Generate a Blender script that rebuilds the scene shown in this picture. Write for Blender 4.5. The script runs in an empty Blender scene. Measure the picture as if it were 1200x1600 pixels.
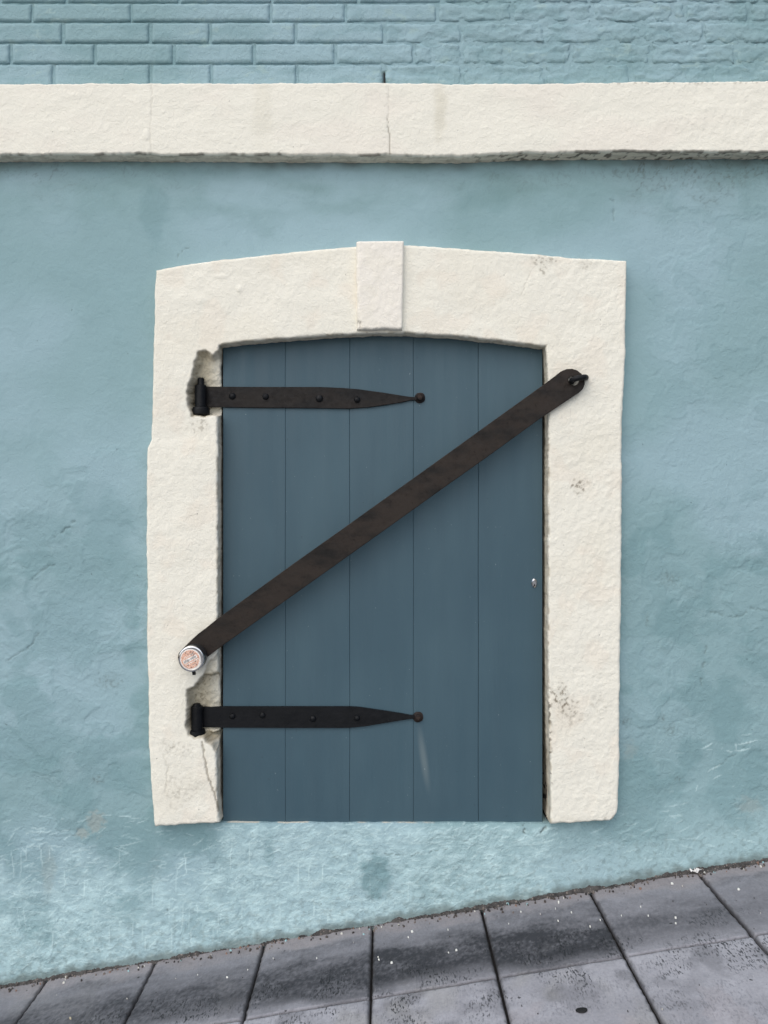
import bpy, bmesh, math, random
import numpy as np
from mathutils import Vector, Matrix
from mathutils.geometry import tessellate_polygon

# ------------------------------------------------------------------ camera, sky, sun, exposure
scene = bpy.context.scene
col = scene.collection
EYE = 1.28            # eye height above the pavement straight ahead
DIST = 2.44           # camera to wall plane (wall plane is y = 0, street side is -y)
FPX = 1219.0          # focal length in photo pixels
S = DIST / FPX        # metres per photo pixel on the wall plane

cam_data = bpy.data.cameras.new('camera')
cam = bpy.data.objects.new('camera', cam_data)
col.objects.link(cam)
cam.location = (0, -DIST, EYE)
cam.rotation_euler = (math.radians(90), 0, 0)
cam_data.sensor_fit = 'HORIZONTAL'
cam_data.sensor_width = 36.0
cam_data.lens = FPX / 1200.0 * 36.0
cam_data.clip_start = 0.05
cam_data.clip_end = 1000
scene.camera = cam
scene.render.resolution_x = 768
scene.render.resolution_y = 1024

SUN_DIR = Vector((-0.30, -0.60, 0.80)).normalized()     # towards the sun
SUN_EL = math.asin(SUN_DIR.z)
SUN_AZ = math.atan2(SUN_DIR.x, SUN_DIR.y)
world = bpy.data.worlds.new('World')
scene.world = world
world.use_nodes = True
wn = world.node_tree
bg = wn.nodes['Background']
sky = wn.nodes.new('ShaderNodeTexSky')
sky.sky_type = 'NISHITA'
sky.sun_disc = False
sky.sun_elevation = SUN_EL
sky.sun_rotation = SUN_AZ
sky.air_density = 1.0
sky.dust_density = 3.0
sky.ozone_density = 1.0
wn.links.new(sky.outputs[0], bg.inputs[0])
bg.inputs[1].default_value = 0.10
sun_data = bpy.data.lights.new('sun', 'SUN')
sun_data.energy = 1.5
sun_data.angle = math.radians(110)
sun_data.color = (1.0, 0.975, 0.945)
sun = bpy.data.objects.new('sun', sun_data)
col.objects.link(sun)
sun.location = (-3, -4, 6)
sun.rotation_euler = (-SUN_DIR).to_track_quat('-Z', 'Y').to_euler()
vs = scene.view_settings
vs.view_transform = 'Standard'
vs.look = 'None'
vs.gamma = 1.0
vs.use_curve_mapping = False
vs.exposure = 0.42

# ------------------------------------------------------------------ helpers
rnd = random.Random(7)

def lin(r, g, b):
    def f(c):
        c /= 255.0
        return c / 12.92 if c <= 0.04045 else ((c + 0.055) / 1.055) ** 2.4
    return np.array((f(r), f(g), f(b)))

def P(px, py, y=0.0):
    """point at depth y that shows at photo pixel px, py"""
    d = DIST + y
    return (px - 600.0) / FPX * d, y, EYE + (800.0 - py) / FPX * d

_tabs = {}
def perlin(x, y, seed=0):
    if seed not in _tabs:
        r = np.random.RandomState(seed + 101)
        p = r.permutation(256)
        a = r.rand(256) * 2 * np.pi
        _tabs[seed] = (np.concatenate([p, p]), np.cos(a), np.sin(a))
    p, gx, gy = _tabs[seed]
    xi = np.floor(x).astype(np.int64); yi = np.floor(y).astype(np.int64)
    xf = x - xi; yf = y - yi
    xi &= 255; yi &= 255
    u = xf * xf * xf * (xf * (xf * 6 - 15) + 10)
    v = yf * yf * yf * (yf * (yf * 6 - 15) + 10)
    x1 = (xi + 1) & 255; y1 = (yi + 1) & 255
    def g(ix, iy, dx, dy):
        h = p[p[ix] + iy]
        return gx[h] * dx + gy[h] * dy
    n00 = g(xi, yi, xf, yf); n10 = g(x1, yi, xf - 1, yf)
    n01 = g(xi, y1, xf, yf - 1); n11 = g(x1, y1, xf - 1, yf - 1)
    a = n00 + u * (n10 - n00); b = n01 + u * (n11 - n01)
    return (a + v * (b - a)) * 1.5

def fbm(x, y, octv=3, seed=0, gain=0.5):
    t = 0; amp = 1.0
    for i in range(octv):
        t = t + amp * perlin(x, y, seed + i * 7)
        x = x * 2.03 + 3.1; y = y * 2.03 + 1.7; amp *= gain
    return t

def sstep(a, b, x):
    t = np.clip((x - a) / (b - a), 0, 1)
    return t * t * (3 - 2 * t)

def blob(U, V, cu, cv, ru, rv, soft=0.4, wob=0.25, seed=3, scale=None):
    sc = scale or max(ru, rv) * 0.6
    d = np.sqrt(((U - cu) / ru) ** 2 + ((V - cv) / rv) ** 2) + wob * fbm(U / sc, V / sc, 3, seed)
    return 1 - sstep(1 - soft, 1 + soft, d)

def dline(U, V, pts):
    best = np.full(U.shape, 1e9)
    for (ax, ay), (bx, by) in zip(pts[:-1], pts[1:]):
        dx, dy = bx - ax, by - ay
        t = np.clip(((U - ax) * dx + (V - ay) * dy) / (dx * dx + dy * dy), 0, 1)
        best = np.minimum(best, np.hypot(U - ax - t * dx, V - ay - t * dy))
    return best

def sdpoly(U, V, pts):
    """signed distance, negative inside"""
    d = dline(U, V, pts + [pts[0]])
    inside = np.zeros(U.shape, bool)
    n = len(pts)
    for i in range(n):
        (ax, ay), (bx, by) = pts[i], pts[(i + 1) % n]
        c = ((ay > V) != (by > V)) & (U < (bx - ax) * (V - ay) / ((by - ay) if by != ay else 1e-9) + ax)
        inside ^= c
    return np.where(inside, -d, d)

def mix(C, m, c):
    return C + (np.asarray(c) - C) * np.clip(m, 0, 1)[..., None]

def link(o, parent=None):
    col.objects.link(o)
    if parent is not None:
        o.parent = parent
    return o

def mesh_from(name, verts, faces, mat, parent=None, smooth=True, colors=None, alpha=None):
    me = bpy.data.meshes.new(name)
    verts = np.asarray(verts, np.float32).reshape(-1, 3)
    faces = np.asarray(faces, np.int32)
    k = faces.shape[1]
    me.vertices.add(len(verts)); me.vertices.foreach_set('co', verts.ravel())
    me.loops.add(faces.size); me.loops.foreach_set('vertex_index', faces.ravel())
    me.polygons.add(len(faces))
    me.polygons.foreach_set('loop_start', np.arange(0, faces.size, k, dtype=np.int32))
    me.update(calc_edges=True)
    if smooth:
        me.polygons.foreach_set('use_smooth', np.ones(len(faces), bool))
    if colors is not None:
        at = me.color_attributes.new('paint', 'FLOAT_COLOR', 'POINT')
        c = np.ones((len(verts), 4), np.float32); c[:, :3] = np.asarray(colors).reshape(-1, 3)
        if alpha is not None: c[:, 3] = np.asarray(alpha).ravel()
        at.data.foreach_set('color', c.ravel())
    me.materials.append(mat)
    return link(bpy.data.objects.new(name, me), parent)

def grid_faces(n, m):
    i = np.arange(n * m).reshape(n, m)
    # rows grow along the first axis
    return np.stack([i[:-1, :-1], i[:-1, 1:], i[1:, 1:], i[1:, :-1]], -1).reshape(-1, 4)

def grid_obj(name, X, Y, Z, mat, parent=None, C=None, keep=None, flip=False, A=None):
    n, m = X.shape
    F = grid_faces(n, m)
    if keep is not None:
        F = F[keep.reshape(-1)]
    if flip:
        F = F[:, ::-1]
    V = np.stack([X, Y, Z], -1).reshape(-1, 3)
    if keep is not None:
        used = np.zeros(len(V), bool); used[F.ravel()] = True
        idx = np.cumsum(used) - 1
        V = V[used]; F = idx[F]
        if C is not None:
            C = C.reshape(-1, 3)[used]
        if A is not None:
            A = A.ravel()[used]
    return mesh_from(name, V, F, mat, parent, True, C, A)

def empty(name, loc=(0, 0, 0), parent=None):
    o = bpy.data.objects.new(name, None)
    o.empty_display_size = 0.1
    o.location = loc
    return link(o, parent)

def tag(o, label, cat, group=None):
    o['label'] = label; o['category'] = cat
    if group: o['group'] = group
    return o

def bm_obj(name, bm, mat, parent=None, smooth=True):
    me = bpy.data.meshes.new(name)
    bm.normal_update()
    bm.to_mesh(me); bm.free()
    for p in me.polygons: p.use_smooth = smooth
    me.materials.append(mat)
    return link(bpy.data.objects.new(name, me), parent)

def lathe(name, prof, origin, axis, mat, parent, seg=28, wob=0.0, seed=0):
    """surface of revolution; prof = [(radius, height)], axis 'z' or '-y'"""
    rr = np.random.RandomState(seed)
    vs_, fs = [], []
    for (r, h) in prof:
        for k in range(seg):
            a = 2 * math.pi * k / seg
            q = r * (1 + wob * (rr.rand() - 0.5))
            if axis == 'z': vs_.append((origin[0] + q * math.cos(a), origin[1] + q * math.sin(a), origin[2] + h))
            else: vs_.append((origin[0] + q * math.cos(a), origin[1] - h, origin[2] + q * math.sin(a)))
    n = len(prof)
    for i in range(n - 1):
        for k in range(seg):
            a, b = i * seg + k, i * seg + (k + 1) % seg
            fs.append((a, b, b + seg, a + seg))
    bm = bmesh.new()
    bv = [bm.verts.new(v) for v in vs_]
    for f in fs: bm.faces.new([bv[i] for i in f])
    bm.faces.new(bv[:seg][::-1]); bm.faces.new(bv[-seg:])
    bmesh.ops.recalc_face_normals(bm, faces=bm.faces)
    o = bm_obj(name, bm, mat, parent)
    o.data.set_sharp_from_angle(angle=math.radians(35))
    return o

def tube(name, pts, r, mat, parent, seg=12):
    bm = bmesh.new(); rings = []
    n = len(pts); pts = [Vector(p) for p in pts]
    up = Vector((0.13, 0.2, 0.97))
    for i, p in enumerate(pts):
        d = (pts[min(i + 1, n - 1)] - pts[max(i - 1, 0)]).normalized()
        a = d.cross(up).normalized(); b = d.cross(a)
        rings.append([bm.verts.new(p + (a * math.cos(t) + b * math.sin(t)) * r) for t in [2 * math.pi * k / seg for k in range(seg)]])
    for A, B in zip(rings[:-1], rings[1:]):
        for k in range(seg): bm.faces.new((A[k], A[(k + 1) % seg], B[(k + 1) % seg], B[k]))
    bm.faces.new(rings[0][::-1]); bm.faces.new(rings[-1])
    bmesh.ops.recalc_face_normals(bm, faces=bm.faces)
    return bm_obj(name, bm, mat, parent)

def plate(name, outline, y_back, y_front, mat, parent, hole=None, bevel=0.0015):
    """flat bar with a traced outline (photo pixels at y_front), real thickness"""
    o2 = [P(px, py, y_front) for px, py in outline]
    loops = [[Vector((p[0], p[2], 0)) for p in o2]]
    if hole: loops.append([Vector((P(a, b, y_front)[0], P(a, b, y_front)[2], 0)) for a, b in hole])
    tris = tessellate_polygon(loops)
    flat = [v for l in loops for v in l]
    bm = bmesh.new()
    f = [bm.verts.new((v.x, y_front, v.y)) for v in flat]
    b = [bm.verts.new((v.x, y_back, v.y)) for v in flat]
    for t in tris:
        bm.faces.new([f[i] for i in t]); bm.faces.new([b[i] for i in reversed(t)])
    off = 0
    for l in loops:
        n = len(l)
        for i in range(n):
            a, c = off + i, off + (i + 1) % n
            bm.faces.new((f[a], f[c], b[c], b[a]))
        off += n
    bmesh.ops.recalc_face_normals(bm, faces=bm.faces)
    o = bm_obj(name, bm, mat, parent, smooth=False)
    if bevel:
        m = o.modifiers.new('bevel', 'BEVEL'); m.width = bevel; m.segments = 2
        m.limit_method = 'ANGLE'; m.angle_limit = math.radians(40)
    return o

# ------------------------------------------------------------------ materials
def new_mat(name):
    m = bpy.data.materials.new(name); m.use_nodes = True
    nt = m.node_tree
    return m, nt, nt.nodes['Principled BSDF']

def N(nt, typ, **kw):
    n = nt.nodes.new(typ)
    for k, v in kw.items():
        if k in n.inputs: n.inputs[k].default_value = v
        else: setattr(n, k, v)
    return n

def noise(nt, vec, scale, detail=4, rough=0.55, dist=0.0):
    n = N(nt, 'ShaderNodeTexNoise'); n.inputs['Scale'].default_value = scale
    n.inputs['Detail'].default_value = detail; n.inputs['Roughness'].default_value = rough
    n.inputs['Distortion'].default_value = dist
    nt.links.new(vec, n.inputs['Vector'])
    return n.outputs['Fac']

def maprange(nt, val, a, b, c=0.0, d=1.0, smooth=True):
    n = N(nt, 'ShaderNodeMapRange'); n.interpolation_type = 'SMOOTHSTEP' if smooth else 'LINEAR'
    nt.links.new(val, n.inputs[0])
    for i, v in enumerate((a, b, c, d)): n.inputs[i + 1].default_value = v
    return n.outputs[0]

def mth(nt, op, a, b=None):
    n = N(nt, 'ShaderNodeMath'); n.operation = op
    for i, v in enumerate((a, b)):
        if v is None: continue
        if isinstance(v, (int, float)): n.inputs[i].default_value = v
        else: nt.links.new(v, n.inputs[i])
    return n.outputs[0]

def mixc(nt, fac, a, b, blend='MIX'):
    n = N(nt, 'ShaderNodeMix'); n.data_type = 'RGBA'; n.blend_type = blend
    for sock, v in ((n.inputs[0], fac), (n.inputs[6], a), (n.inputs[7], b)):
        if isinstance(v, (int, float)): sock.default_value = v
        elif isinstance(v, (tuple, list, np.ndarray)): sock.default_value = (*[float(q) for q in v], 1.0)
        else: nt.links.new(v, sock)
    return n.outputs[2]

def bump(nt, bsdf, h, strength=0.5, dist=0.001):
    n = N(nt, 'ShaderNodeBump'); n.inputs['Strength'].default_value = strength; n.inputs['Distance'].default_value = dist
    nt.links.new(h, n.inputs['Height']); nt.links.new(n.outputs[0], bsdf.inputs['Normal'])

def pos(nt, stretch=None):
    g = N(nt, 'ShaderNodeNewGeometry').outputs['Position']
    if stretch is None: return g
    n = N(nt, 'ShaderNodeMapping'); nt.links.new(g, n.inputs[0]); n.inputs['Scale'].default_value = stretch
    return n.outputs[0]

def painted_plaster(name, rough=0.8, spec=0.25, bdist=0.0012, var=0.10, brush=(1, 1, 1)):
    """limewash / masonry paint: colour from the 'paint' attribute, fine grain and relief from noise"""
    m, nt, b = new_mat(name)
    at = N(nt, 'ShaderNodeAttribute'); at.attribute_name = 'paint'
    p = pos(nt); pb = pos(nt, brush)
    n1 = noise(nt, p, 9, 5, 0.6)
    n2 = noise(nt, p, 160, 3, 0.6)
    v = mth(nt, 'ADD', mth(nt, 'MULTIPLY', mth(nt, 'SUBTRACT', n1, 0.5), var * 2), mth(nt, 'MULTIPLY', mth(nt, 'SUBTRACT', n2, 0.5), var))
    v = mth(nt, 'ADD', v, 1.0)
    hs = N(nt, 'ShaderNodeHueSaturation'); nt.links.new(at.outputs['Color'], hs.inputs['Color']); nt.links.new(v, hs.inputs['Value'])
    # tiny dark pin holes in the render coat
    pin = maprange(nt, noise(nt, p, 64, 2, 0.5), 0.755, 0.785)
    c = mixc(nt, mth(nt, 'MULTIPLY', pin, 0.35), hs.outputs[0], (0.09, 0.10, 0.09))
    nt.links.new(c, b.inputs['Base Color'])
    b.inputs['Roughness'].default_value = rough
    b.inputs['Specular IOR Level'].default_value = spec
    h = mth(nt, 'ADD', noise(nt, pb, 62, 5, 0.62, 0.9), mth(nt, 'MULTIPLY', noise(nt, pb, 170, 3, 0.65, 0.5), 0.5))
    h = mth(nt, 'MULTIPLY', h, at.outputs['Alpha'])
    h = mth(nt, 'SUBTRACT', h, mth(nt, 'MULTIPLY', pin, 0.3))
    bump(nt, b, h, 1.0, bdist)
    return m

M = {}
M['teal'] = painted_plaster('teal_masonry_paint', 0.75, 0.25, 0.0036, 0.05)
M['cream'] = painted_plaster('cream_masonry_paint', 0.72, 0.25, 0.0024, 0.02)

def iron_mat(name, dark, brown, amt, rough=0.45):
    m, nt, b = new_mat(name)
    p = pos(nt); ps = pos(nt, (0.6, 1, 1.4))
    n1 = noise(nt, ps, 14, 5, 0.65)
    n2 = noise(nt, p, 70, 4, 0.6)
    f = maprange(nt, n1, 0.5 - amt * 0.28, 0.5 + 0.25 - amt * 0.2)
    c = mixc(nt, f, dark, brown)
    c = mixc(nt, maprange(nt, n2, 0.62, 0.72, 0, 0.5), c, tuple(0.5 * x for x in dark))
    c = mixc(nt, maprange(nt, noise(nt, p, 190, 2, 0.5), 0.74, 0.8, 0, 0.35), c, (0.16, 0.14, 0.12))
    nt.links.new(c, b.inputs['Base Color'])
    nt.links.new(maprange(nt, n2, 0.3, 0.7, rough - 0.1, rough + 0.15), b.inputs['Roughness'])
    b.inputs['Specular IOR Level'].default_value = 0.22
    bump(nt, b, mth(nt, 'ADD', noise(nt, p, 45, 4, 0.6), mth(nt, 'MULTIPLY', noise(nt, p, 220, 3, 0.6), 0.3)), 0.9, 0.0014)
    return m
M['bar_iron'] = iron_mat('worn_brown_black_iron', (0.008, 0.0074, 0.007), (0.026, 0.0198, 0.0158), 0.75, 0.55)
M['hinge_iron'] = iron_mat('worn_black_iron', (0.0055, 0.0055, 0.006), (0.0135, 0.0108, 0.0092), 0.7, 0.5)
M['black_iron'] = iron_mat('fresh_black_iron', (0.0035, 0.0045, 0.006), (0.006, 0.007, 0.009), 0.3, 0.45)
M['rusty_iron'] = iron_mat('rusting_nail_head', (0.008, 0.008, 0.009), (0.040, 0.026, 0.020), 0.35, 0.6)

def simple(name, colr, rough=0.6, metal=0.0, spec=0.4):
    m, nt, b = new_mat(name)
    p = pos(nt)
    c = mixc(nt, maprange(nt, noise(nt, p, 60, 4), 0.3, 0.7), tuple(0.8 * x for x in colr), tuple(min(1, 1.15 * x) for x in colr))
    nt.links.new(c, b.inputs['Base Color'])
    b.inputs['Roughness'].default_value = rough; b.inputs['Metallic'].default_value = metal
    b.inputs['Specular IOR Level'].default_value = spec
    bump(nt, b, noise(nt, p, 300, 3), 0.3, 0.0004)
    return m
M['chrome'] = simple('polished_steel', (0.62, 0.63, 0.65), 0.12, 1.0)
M['gunmetal'] = simple('dark_steel', (0.10, 0.105, 0.11), 0.3, 0.8)
M['dark'] = simple('dark_void', (0.01, 0.01, 0.01), 0.9)
M['paper'] = simple('crumpled_white_paper', (0.75, 0.75, 0.74), 0.8)
M['gum'] = simple('trodden_black_gum', (0.008, 0.008, 0.009), 0.7)
M['pebble'] = simple('grey_brown_stone', (0.085, 0.075, 0.065), 0.8)
M['core'] = simple('rubble_core', (0.12, 0.11, 0.10), 0.9)

# sticker on the lock: mottled orange print
def sticker():
    m, nt, b = new_mat('faded_orange_print')
    p = pos(nt)
    c = mixc(nt, maprange(nt, noise(nt, p, 420, 2, 0.7), 0.42, 0.58), lin(206, 140, 110), lin(238, 214, 196))
    c = mixc(nt, maprange(nt, noise(nt, p, 700, 2, 0.7), 0.60, 0.68, 0, 0.7), c, lin(120, 84, 70))
    nt.links.new(c, b.inputs['Base Color']); b.inputs['Roughness'].default_value = 0.5
    return m
M['sticker'] = sticker()
M['sticker_white'] = simple('sticker_white', (0.8, 0.78, 0.74), 0.45)
M['sticker_ink'] = simple('sticker_ink', (0.22, 0.19, 0.18), 0.6)

# painted door planks
def door_mat():
    m, nt, b = new_mat('slate_blue_gloss_paint')
    p = pos(nt); ps = pos(nt, (6, 6, 0.5)); pl = pos(nt, (30, 30, 1.2))
    base = mixc(nt, maprange(nt, noise(nt, pos(nt, (1.5, 1, 0.7)), 2.2, 4), 0.3, 0.7), lin(61, 86, 98), lin(69, 94, 105))
    base = mixc(nt, maprange(nt, noise(nt, ps, 3, 4), 0.35, 0.75, 0, 0.25), base, lin(56, 79, 91))
    # faint scuffs and pale flecks
    base = mixc(nt, maprange(nt, noise(nt, p, 130, 2, 0.5), 0.76, 0.80, 0, 0.5), base, lin(150, 165, 170))
    base = mixc(nt, maprange(nt, noise(nt, p, 60, 3, 0.55), 0.72, 0.78, 0, 0.35), base, lin(45, 60, 68))
    # pale run of old paint below the lower hinge tip
    sx = N(nt, 'ShaderNodeSeparateXYZ'); nt.links.new(p, sx.inputs[0])
    x0, _, z0 = P(662, 1185, 0.01)
    xx = mth(nt, 'SUBTRACT', sx.outputs[0], x0); zz = mth(nt, 'SUBTRACT', sx.outputs[2], z0)
    xx = mth(nt, 'ADD', xx, mth(nt, 'MULTIPLY', zz, 0.14))
    d = mth(nt, 'SQRT', mth(nt, 'ADD', mth(nt, 'POWER', mth(nt, 'DIVIDE', xx, 0.017), 2.0), mth(nt, 'POWER', mth(nt, 'DIVIDE', zz, 0.13), 2.0)))
    run = maprange(nt, d, 1.0, 0.1, 0, 0.25)
    base = mixc(nt, run, base, lin(150, 160, 158))
    nt.links.new(base, b.inputs['Base Color'])
    nt.links.new(maprange(nt, noise(nt, ps, 4, 3), 0.3, 0.7, 0.42, 0.58), b.inputs['Roughness'])
    b.inputs['Specular IOR Level'].default_value = 0.35
    h = mth(nt, 'ADD', mth(nt, 'MULTIPLY', noise(nt, pl, 5, 5, 0.6), 0.6), mth(nt, 'MULTIPLY', noise(nt, p, 120, 3), 0.25))
    bump(nt, b, h, 0.6, 0.0012)
    return m
M['door'] = door_mat()

def slab_mat():
    m, nt, b = new_mat('worn_concrete_paving')
    at = N(nt, 'ShaderNodeAttribute'); at.attribute_name = 'paint'
    p = pos(nt); ps = pos(nt, (2.6, 0.8, 2.6))
    sp = N(nt, 'ShaderNodeSeparateXYZ'); nt.links.new(p, sp.inputs[0])
    fine = noise(nt, p, 140, 4, 0.65); mid = noise(nt, p, 16, 5, 0.6)
    v = mth(nt, 'ADD', 1.0, mth(nt, 'ADD', mth(nt, 'MULTIPLY', mth(nt, 'SUBTRACT', mid, 0.5), 0.45), mth(nt, 'MULTIPLY', mth(nt, 'SUBTRACT', fine, 0.5), 0.5)))
    hs = N(nt, 'ShaderNodeHueSaturation'); nt.links.new(at.outputs['Color'], hs.inputs['Color']); nt.links.new(v, hs.inputs['Value'])
    clus = mth(nt, 'MULTIPLY', maprange(nt, noise(nt, p, 9, 4, 0.6), 0.36, 0.58), at.outputs['Alpha'])
    pit = maprange(nt, noise(nt, ps, 85, 4, 0.65), 0.55, 0.60)
    pit = mth(nt, 'MULTIPLY', pit, clus)
    c = mixc(nt, mth(nt, 'MULTIPLY', pit, 0.88), hs.outputs[0], (0.018, 0.022, 0.024))
    c = mixc(nt, maprange(nt, noise(nt, p, 48, 2, 0.4), 0.76, 0.79, 0, 0.8), c, (0.02, 0.02, 0.02))
    nt.links.new(c, b.inputs['Base Color'])
    b.inputs['Roughness'].default_value = 0.78; b.inputs['Specular IOR Level'].default_value = 0.3
    h = mth(nt, 'SUBTRACT', mth(nt, 'ADD', mth(nt, 'MULTIPLY', fine, 0.5), noise(nt, ps, 40, 4)), mth(nt, 'MULTIPLY', pit, 1.2))
    bump(nt, b, h, 0.9, 0.0018)
    return m
M['slab'] = slab_mat()

def dirt_mat():
    m, nt, b = new_mat('street_dirt')
    p = pos(nt)
    c = mixc(nt, maprange(nt, noise(nt, p, 50, 4), 0.3, 0.7), (0.030, 0.029, 0.029), (0.085, 0.080, 0.076))
    c = mixc(nt, maprange(nt, noise(nt, p, 160, 2), 0.60, 0.68), c, (0.22, 0.19, 0.17))
    nt.links.new(c, b.inputs['Base Color']); b.inputs['Roughness'].default_value = 0.95
    bump(nt, b, noise(nt, p, 140, 4), 1.0, 0.004)
    return m
M['dirt'] = dirt_mat()
M['joint'] = simple('black_joint_dirt', (0.016, 0.015, 0.015), 0.95)
M['asphalt'] = simple('pale_street_paving', (0.27, 0.265, 0.255), 0.9)  # unseen street surface, made pale to bounce light up from below

def flake_mat():
    m, nt, b = new_mat('paint_flake')
    at = N(nt, 'ShaderNodeAttribute'); at.attribute_name = 'paint'
    nt.links.new(at.outputs['Color'], b.inputs['Base Color']); b.inputs['Roughness'].default_value = 0.8
    return m
M['flake'] = flake_mat()

# ------------------------------------------------------------------ paint colours on the wall plane
TEAL_A = lin(149, 177, 185)    # bluer coat
TEAL_B = lin(137, 167, 172)    # greener coat
TEAL_D = lin(112, 146, 151)    # damp or repainted patches
PALE = lin(184, 213, 217)
GRIME = lin(78, 82, 74)
BARE = lin(152, 166, 164)
CREAM = lin(233, 231, 218)
SLOPE = 0.1642

def teal_base(U, V):
    f = sstep(-0.5, 0.5, fbm(U / 330, V / 260, 3, 11) + 0.25 - sstep(500, 1000, U) * 0.35 - sstep(600, 1000, V) * 0.15)
    return TEAL_B + (TEAL_A - TEAL_B) * f[..., None]

def wall_surface(U, V, fineblock):
    """relief (m, towards the street) and paint colour for plaster at U, V (wall-plane pixels)"""
    gl = 1436 - (U - 600) * SLOPE                 # pavement line
    C = teal_base(U, V)
    R = 0.30 + 0.7 * sstep(640, 900, V + 110 * fbm(U / 120, V / 120, 2, 5)) * (0.75 + 0.5 * fbm(U / 150, V / 150, 2, 23))
    R = np.maximum(R, 0.62 * sstep(930, 1060, U))
    tn_ = fbm(U / 80, V / 80, 2, 43)
    wu = U + 22 * fbm(U / 50, V / 50, 3, 31); wv = V + 22 * fbm(U / 50, V / 50, 3, 37)
    h = 0.0040 * fbm(U / 320, V / 320, 2, 1)
    h += 0.0012 * R * fbm(U / 60, V / 50, 3, 2)
    h += 0.00048 * (0.15 + R) * fbm(U / 17 + tn_ * .6, V / 14, 2, 4)
    h += 0.00032 * (0.1 + R) * fbm((U + V * .5) / 6, (V - U * 0.4) / 8, 2, 9)
    tn = fbm(wu / 170, wv / 140, 4, 41)
    for t, s in ((-0.28, 0.0012), (0.04, 0.0015), (0.30, 0.0013)):
        h += s * R * sstep(-0.012, 0.012, tn - t)
    tf = fbm(wu / 62, wv / 50, 4, 45)
    h += 0.0007 * np.clip(R - 0.25, 0, 1) * (sstep(-0.02, 0.02, tf - 0.12) - sstep(-0.02, 0.02, -tf - 0.22))
    # old layers: slightly different coat
    C = mix(C, 0.22 * sstep(0.03, 0.05, tn) * (1 - sstep(0.33, 0.36, tn)) * R, TEAL_D)
    # damp or overpainted patches
    dk = 0.55 * sstep(0.08, 0.5, fbm(U / 95, V / 85, 4, 51)) * sstep(690, 860, V) * (1 - sstep(1240, 1300, V) * sstep(200, 420, U))
    for cu, cv, ru, rv, a in ((587, 1366, 25, 34, .95), (587, 1378, 21, 20, .5), (205, 1330, 36, 40, .6), (242, 335, 22, 45, .45), (1140, 1112, 30, 50, .65),
                              (1078, 1178, 20, 26, .6), (1155, 1232, 44, 60, .5), (50, 1165, 70, 40, .6), (170, 830, 40, 60, .5),
                              (150, 900, 75, 60, .4), (60, 830, 50, 30, .4), (110, 980, 60, 60, .45), (205, 1210, 45, 30, .55), (1000, 1210, 25, 50, .55),
                              (985, 1290, 60, 25, .45), (290, 1310, 45, 25, .6), (760, 310, 40, 22, .3), (45, 1360, 35, 30, .4), (420, 1330, 8, 22, .6)):
        dk = np.maximum(dk, a * blob(U, V, cu, cv, ru, rv, 0.3, 0.3, 61))
    # pale brushed-out and worn zone along the foot of the wall
    z1 = sstep(1284, 1300, V) * sstep(330, 370, U) * (1 - sstep(820, 900, U + 30 * fbm(U / 60, V / 60, 2, 7)))
    z2 = sstep(1310, 1420, V + 45 * fbm(U / 70, V / 70, 3, 8)) * (1 - sstep(380, 520, U))
    z3 = 0.5 * sstep(1230, 1380, V + 50 * fbm(U / 90, V / 90, 3, 8) + (U - 900) * 0.16) * sstep(820, 900, U)
    z4 = 0.35 * sstep(1120, 1200, V) * sstep(1060, 1110, U)
    zone = np.maximum.reduce([z1, z2, z3])
    n = fbm(U / 26, V / 18, 4, 71)
    net = 1 - sstep(0.0, 0.12, np.abs(fbm(wu / 19, wv / 24, 3, 77)))
    netm = (z2 + 0.35 * z1) * sstep(-0.25, 0.2, fbm(U / 85, V / 60, 2, 79))
    pale = zone * (0.36 + 0.42 * sstep(-0.25, 0.45, n))
    foot = sstep(125, 25, gl - V)
    pale = np.maximum(pale, 0.42 * foot)
    pale = np.maximum(pale, 1.1 * net * netm)
    pale *= 1 - 0.85 * np.clip(dk, 0, 1)
    h += zone * (0.0014 * n + 0.0010 * net * netm)
    # brush strokes
    st = np.zeros(U.shape)
    if fineblock is not None:
        r0, r1, c0, c1 = fineblock
        u0, du = U[r0, c0], U[r0, c0 + 1] - U[r0, c0]
        v0, dv = V[r0, c0], V[r0 + 1, c0] - V[r0, c0]
        sub = st[r0:r1, c0:c1]
        g = np.random.RandomState(5)
        def stroke(u, v, L, a, amp):
            k = max(2, int(L / 0.7)); t = np.linspace(-0.5, 0.5, k)
            bend = g.uniform(-0.15, 0.15)
            uu = u + L * t * math.cos(a) - bend * L * (t * t) * math.sin(a)
            vv = v + L * t * math.sin(a) + bend * L * (t * t) * math.cos(a)
            ci = np.round((uu - u0) / du).astype(int); ri = np.round((vv - v0) / dv).astype(int)
            ok = (ci >= 0) & (ci < sub.shape[1]) & (ri >= 0) & (ri < sub.shape[0])
            w = amp * np.sqrt(np.clip(1 - (2 * t) ** 2, 0, 1))
            np.maximum.at(sub, (ri[ok], ci[ok]), w[ok])
        for _ in range(5200):
            u = g.uniform(-60, 1260); v = g.uniform(1270, 1540)
            pz = 1.0 if (340 < u < 860 and v > 1290) else (0.75 if u < 400 and v > 1340 else (0.16 if u > 860 else 0.3))
            if g.rand() > pz: continue
            stroke(u, v, g.uniform(5, 24), g.normal(-0.18, 0.30), g.uniform(0.15, 0.8) * (0.8 if u < 860 else .6))
        for _ in range(48):
            u = g.uniform(20, 700); v = g.uniform(1330, 1480)
            L_ = g.uniform(12, 50); stroke(u, v, L_, math.pi / 2 + g.normal(0, 0.05), g.uniform(0.35, 0.8)); stroke(u + 5, v - L_ / 2, 11, g.normal(0, .4), 0.6)
        for _ in range(26):
            stroke(g.uniform(1020, 1200), g.uniform(1140, 1280), g.uniform(4, 16), g.normal(-0.4, 0.3), g.uniform(0.15, 0.5))
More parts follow.
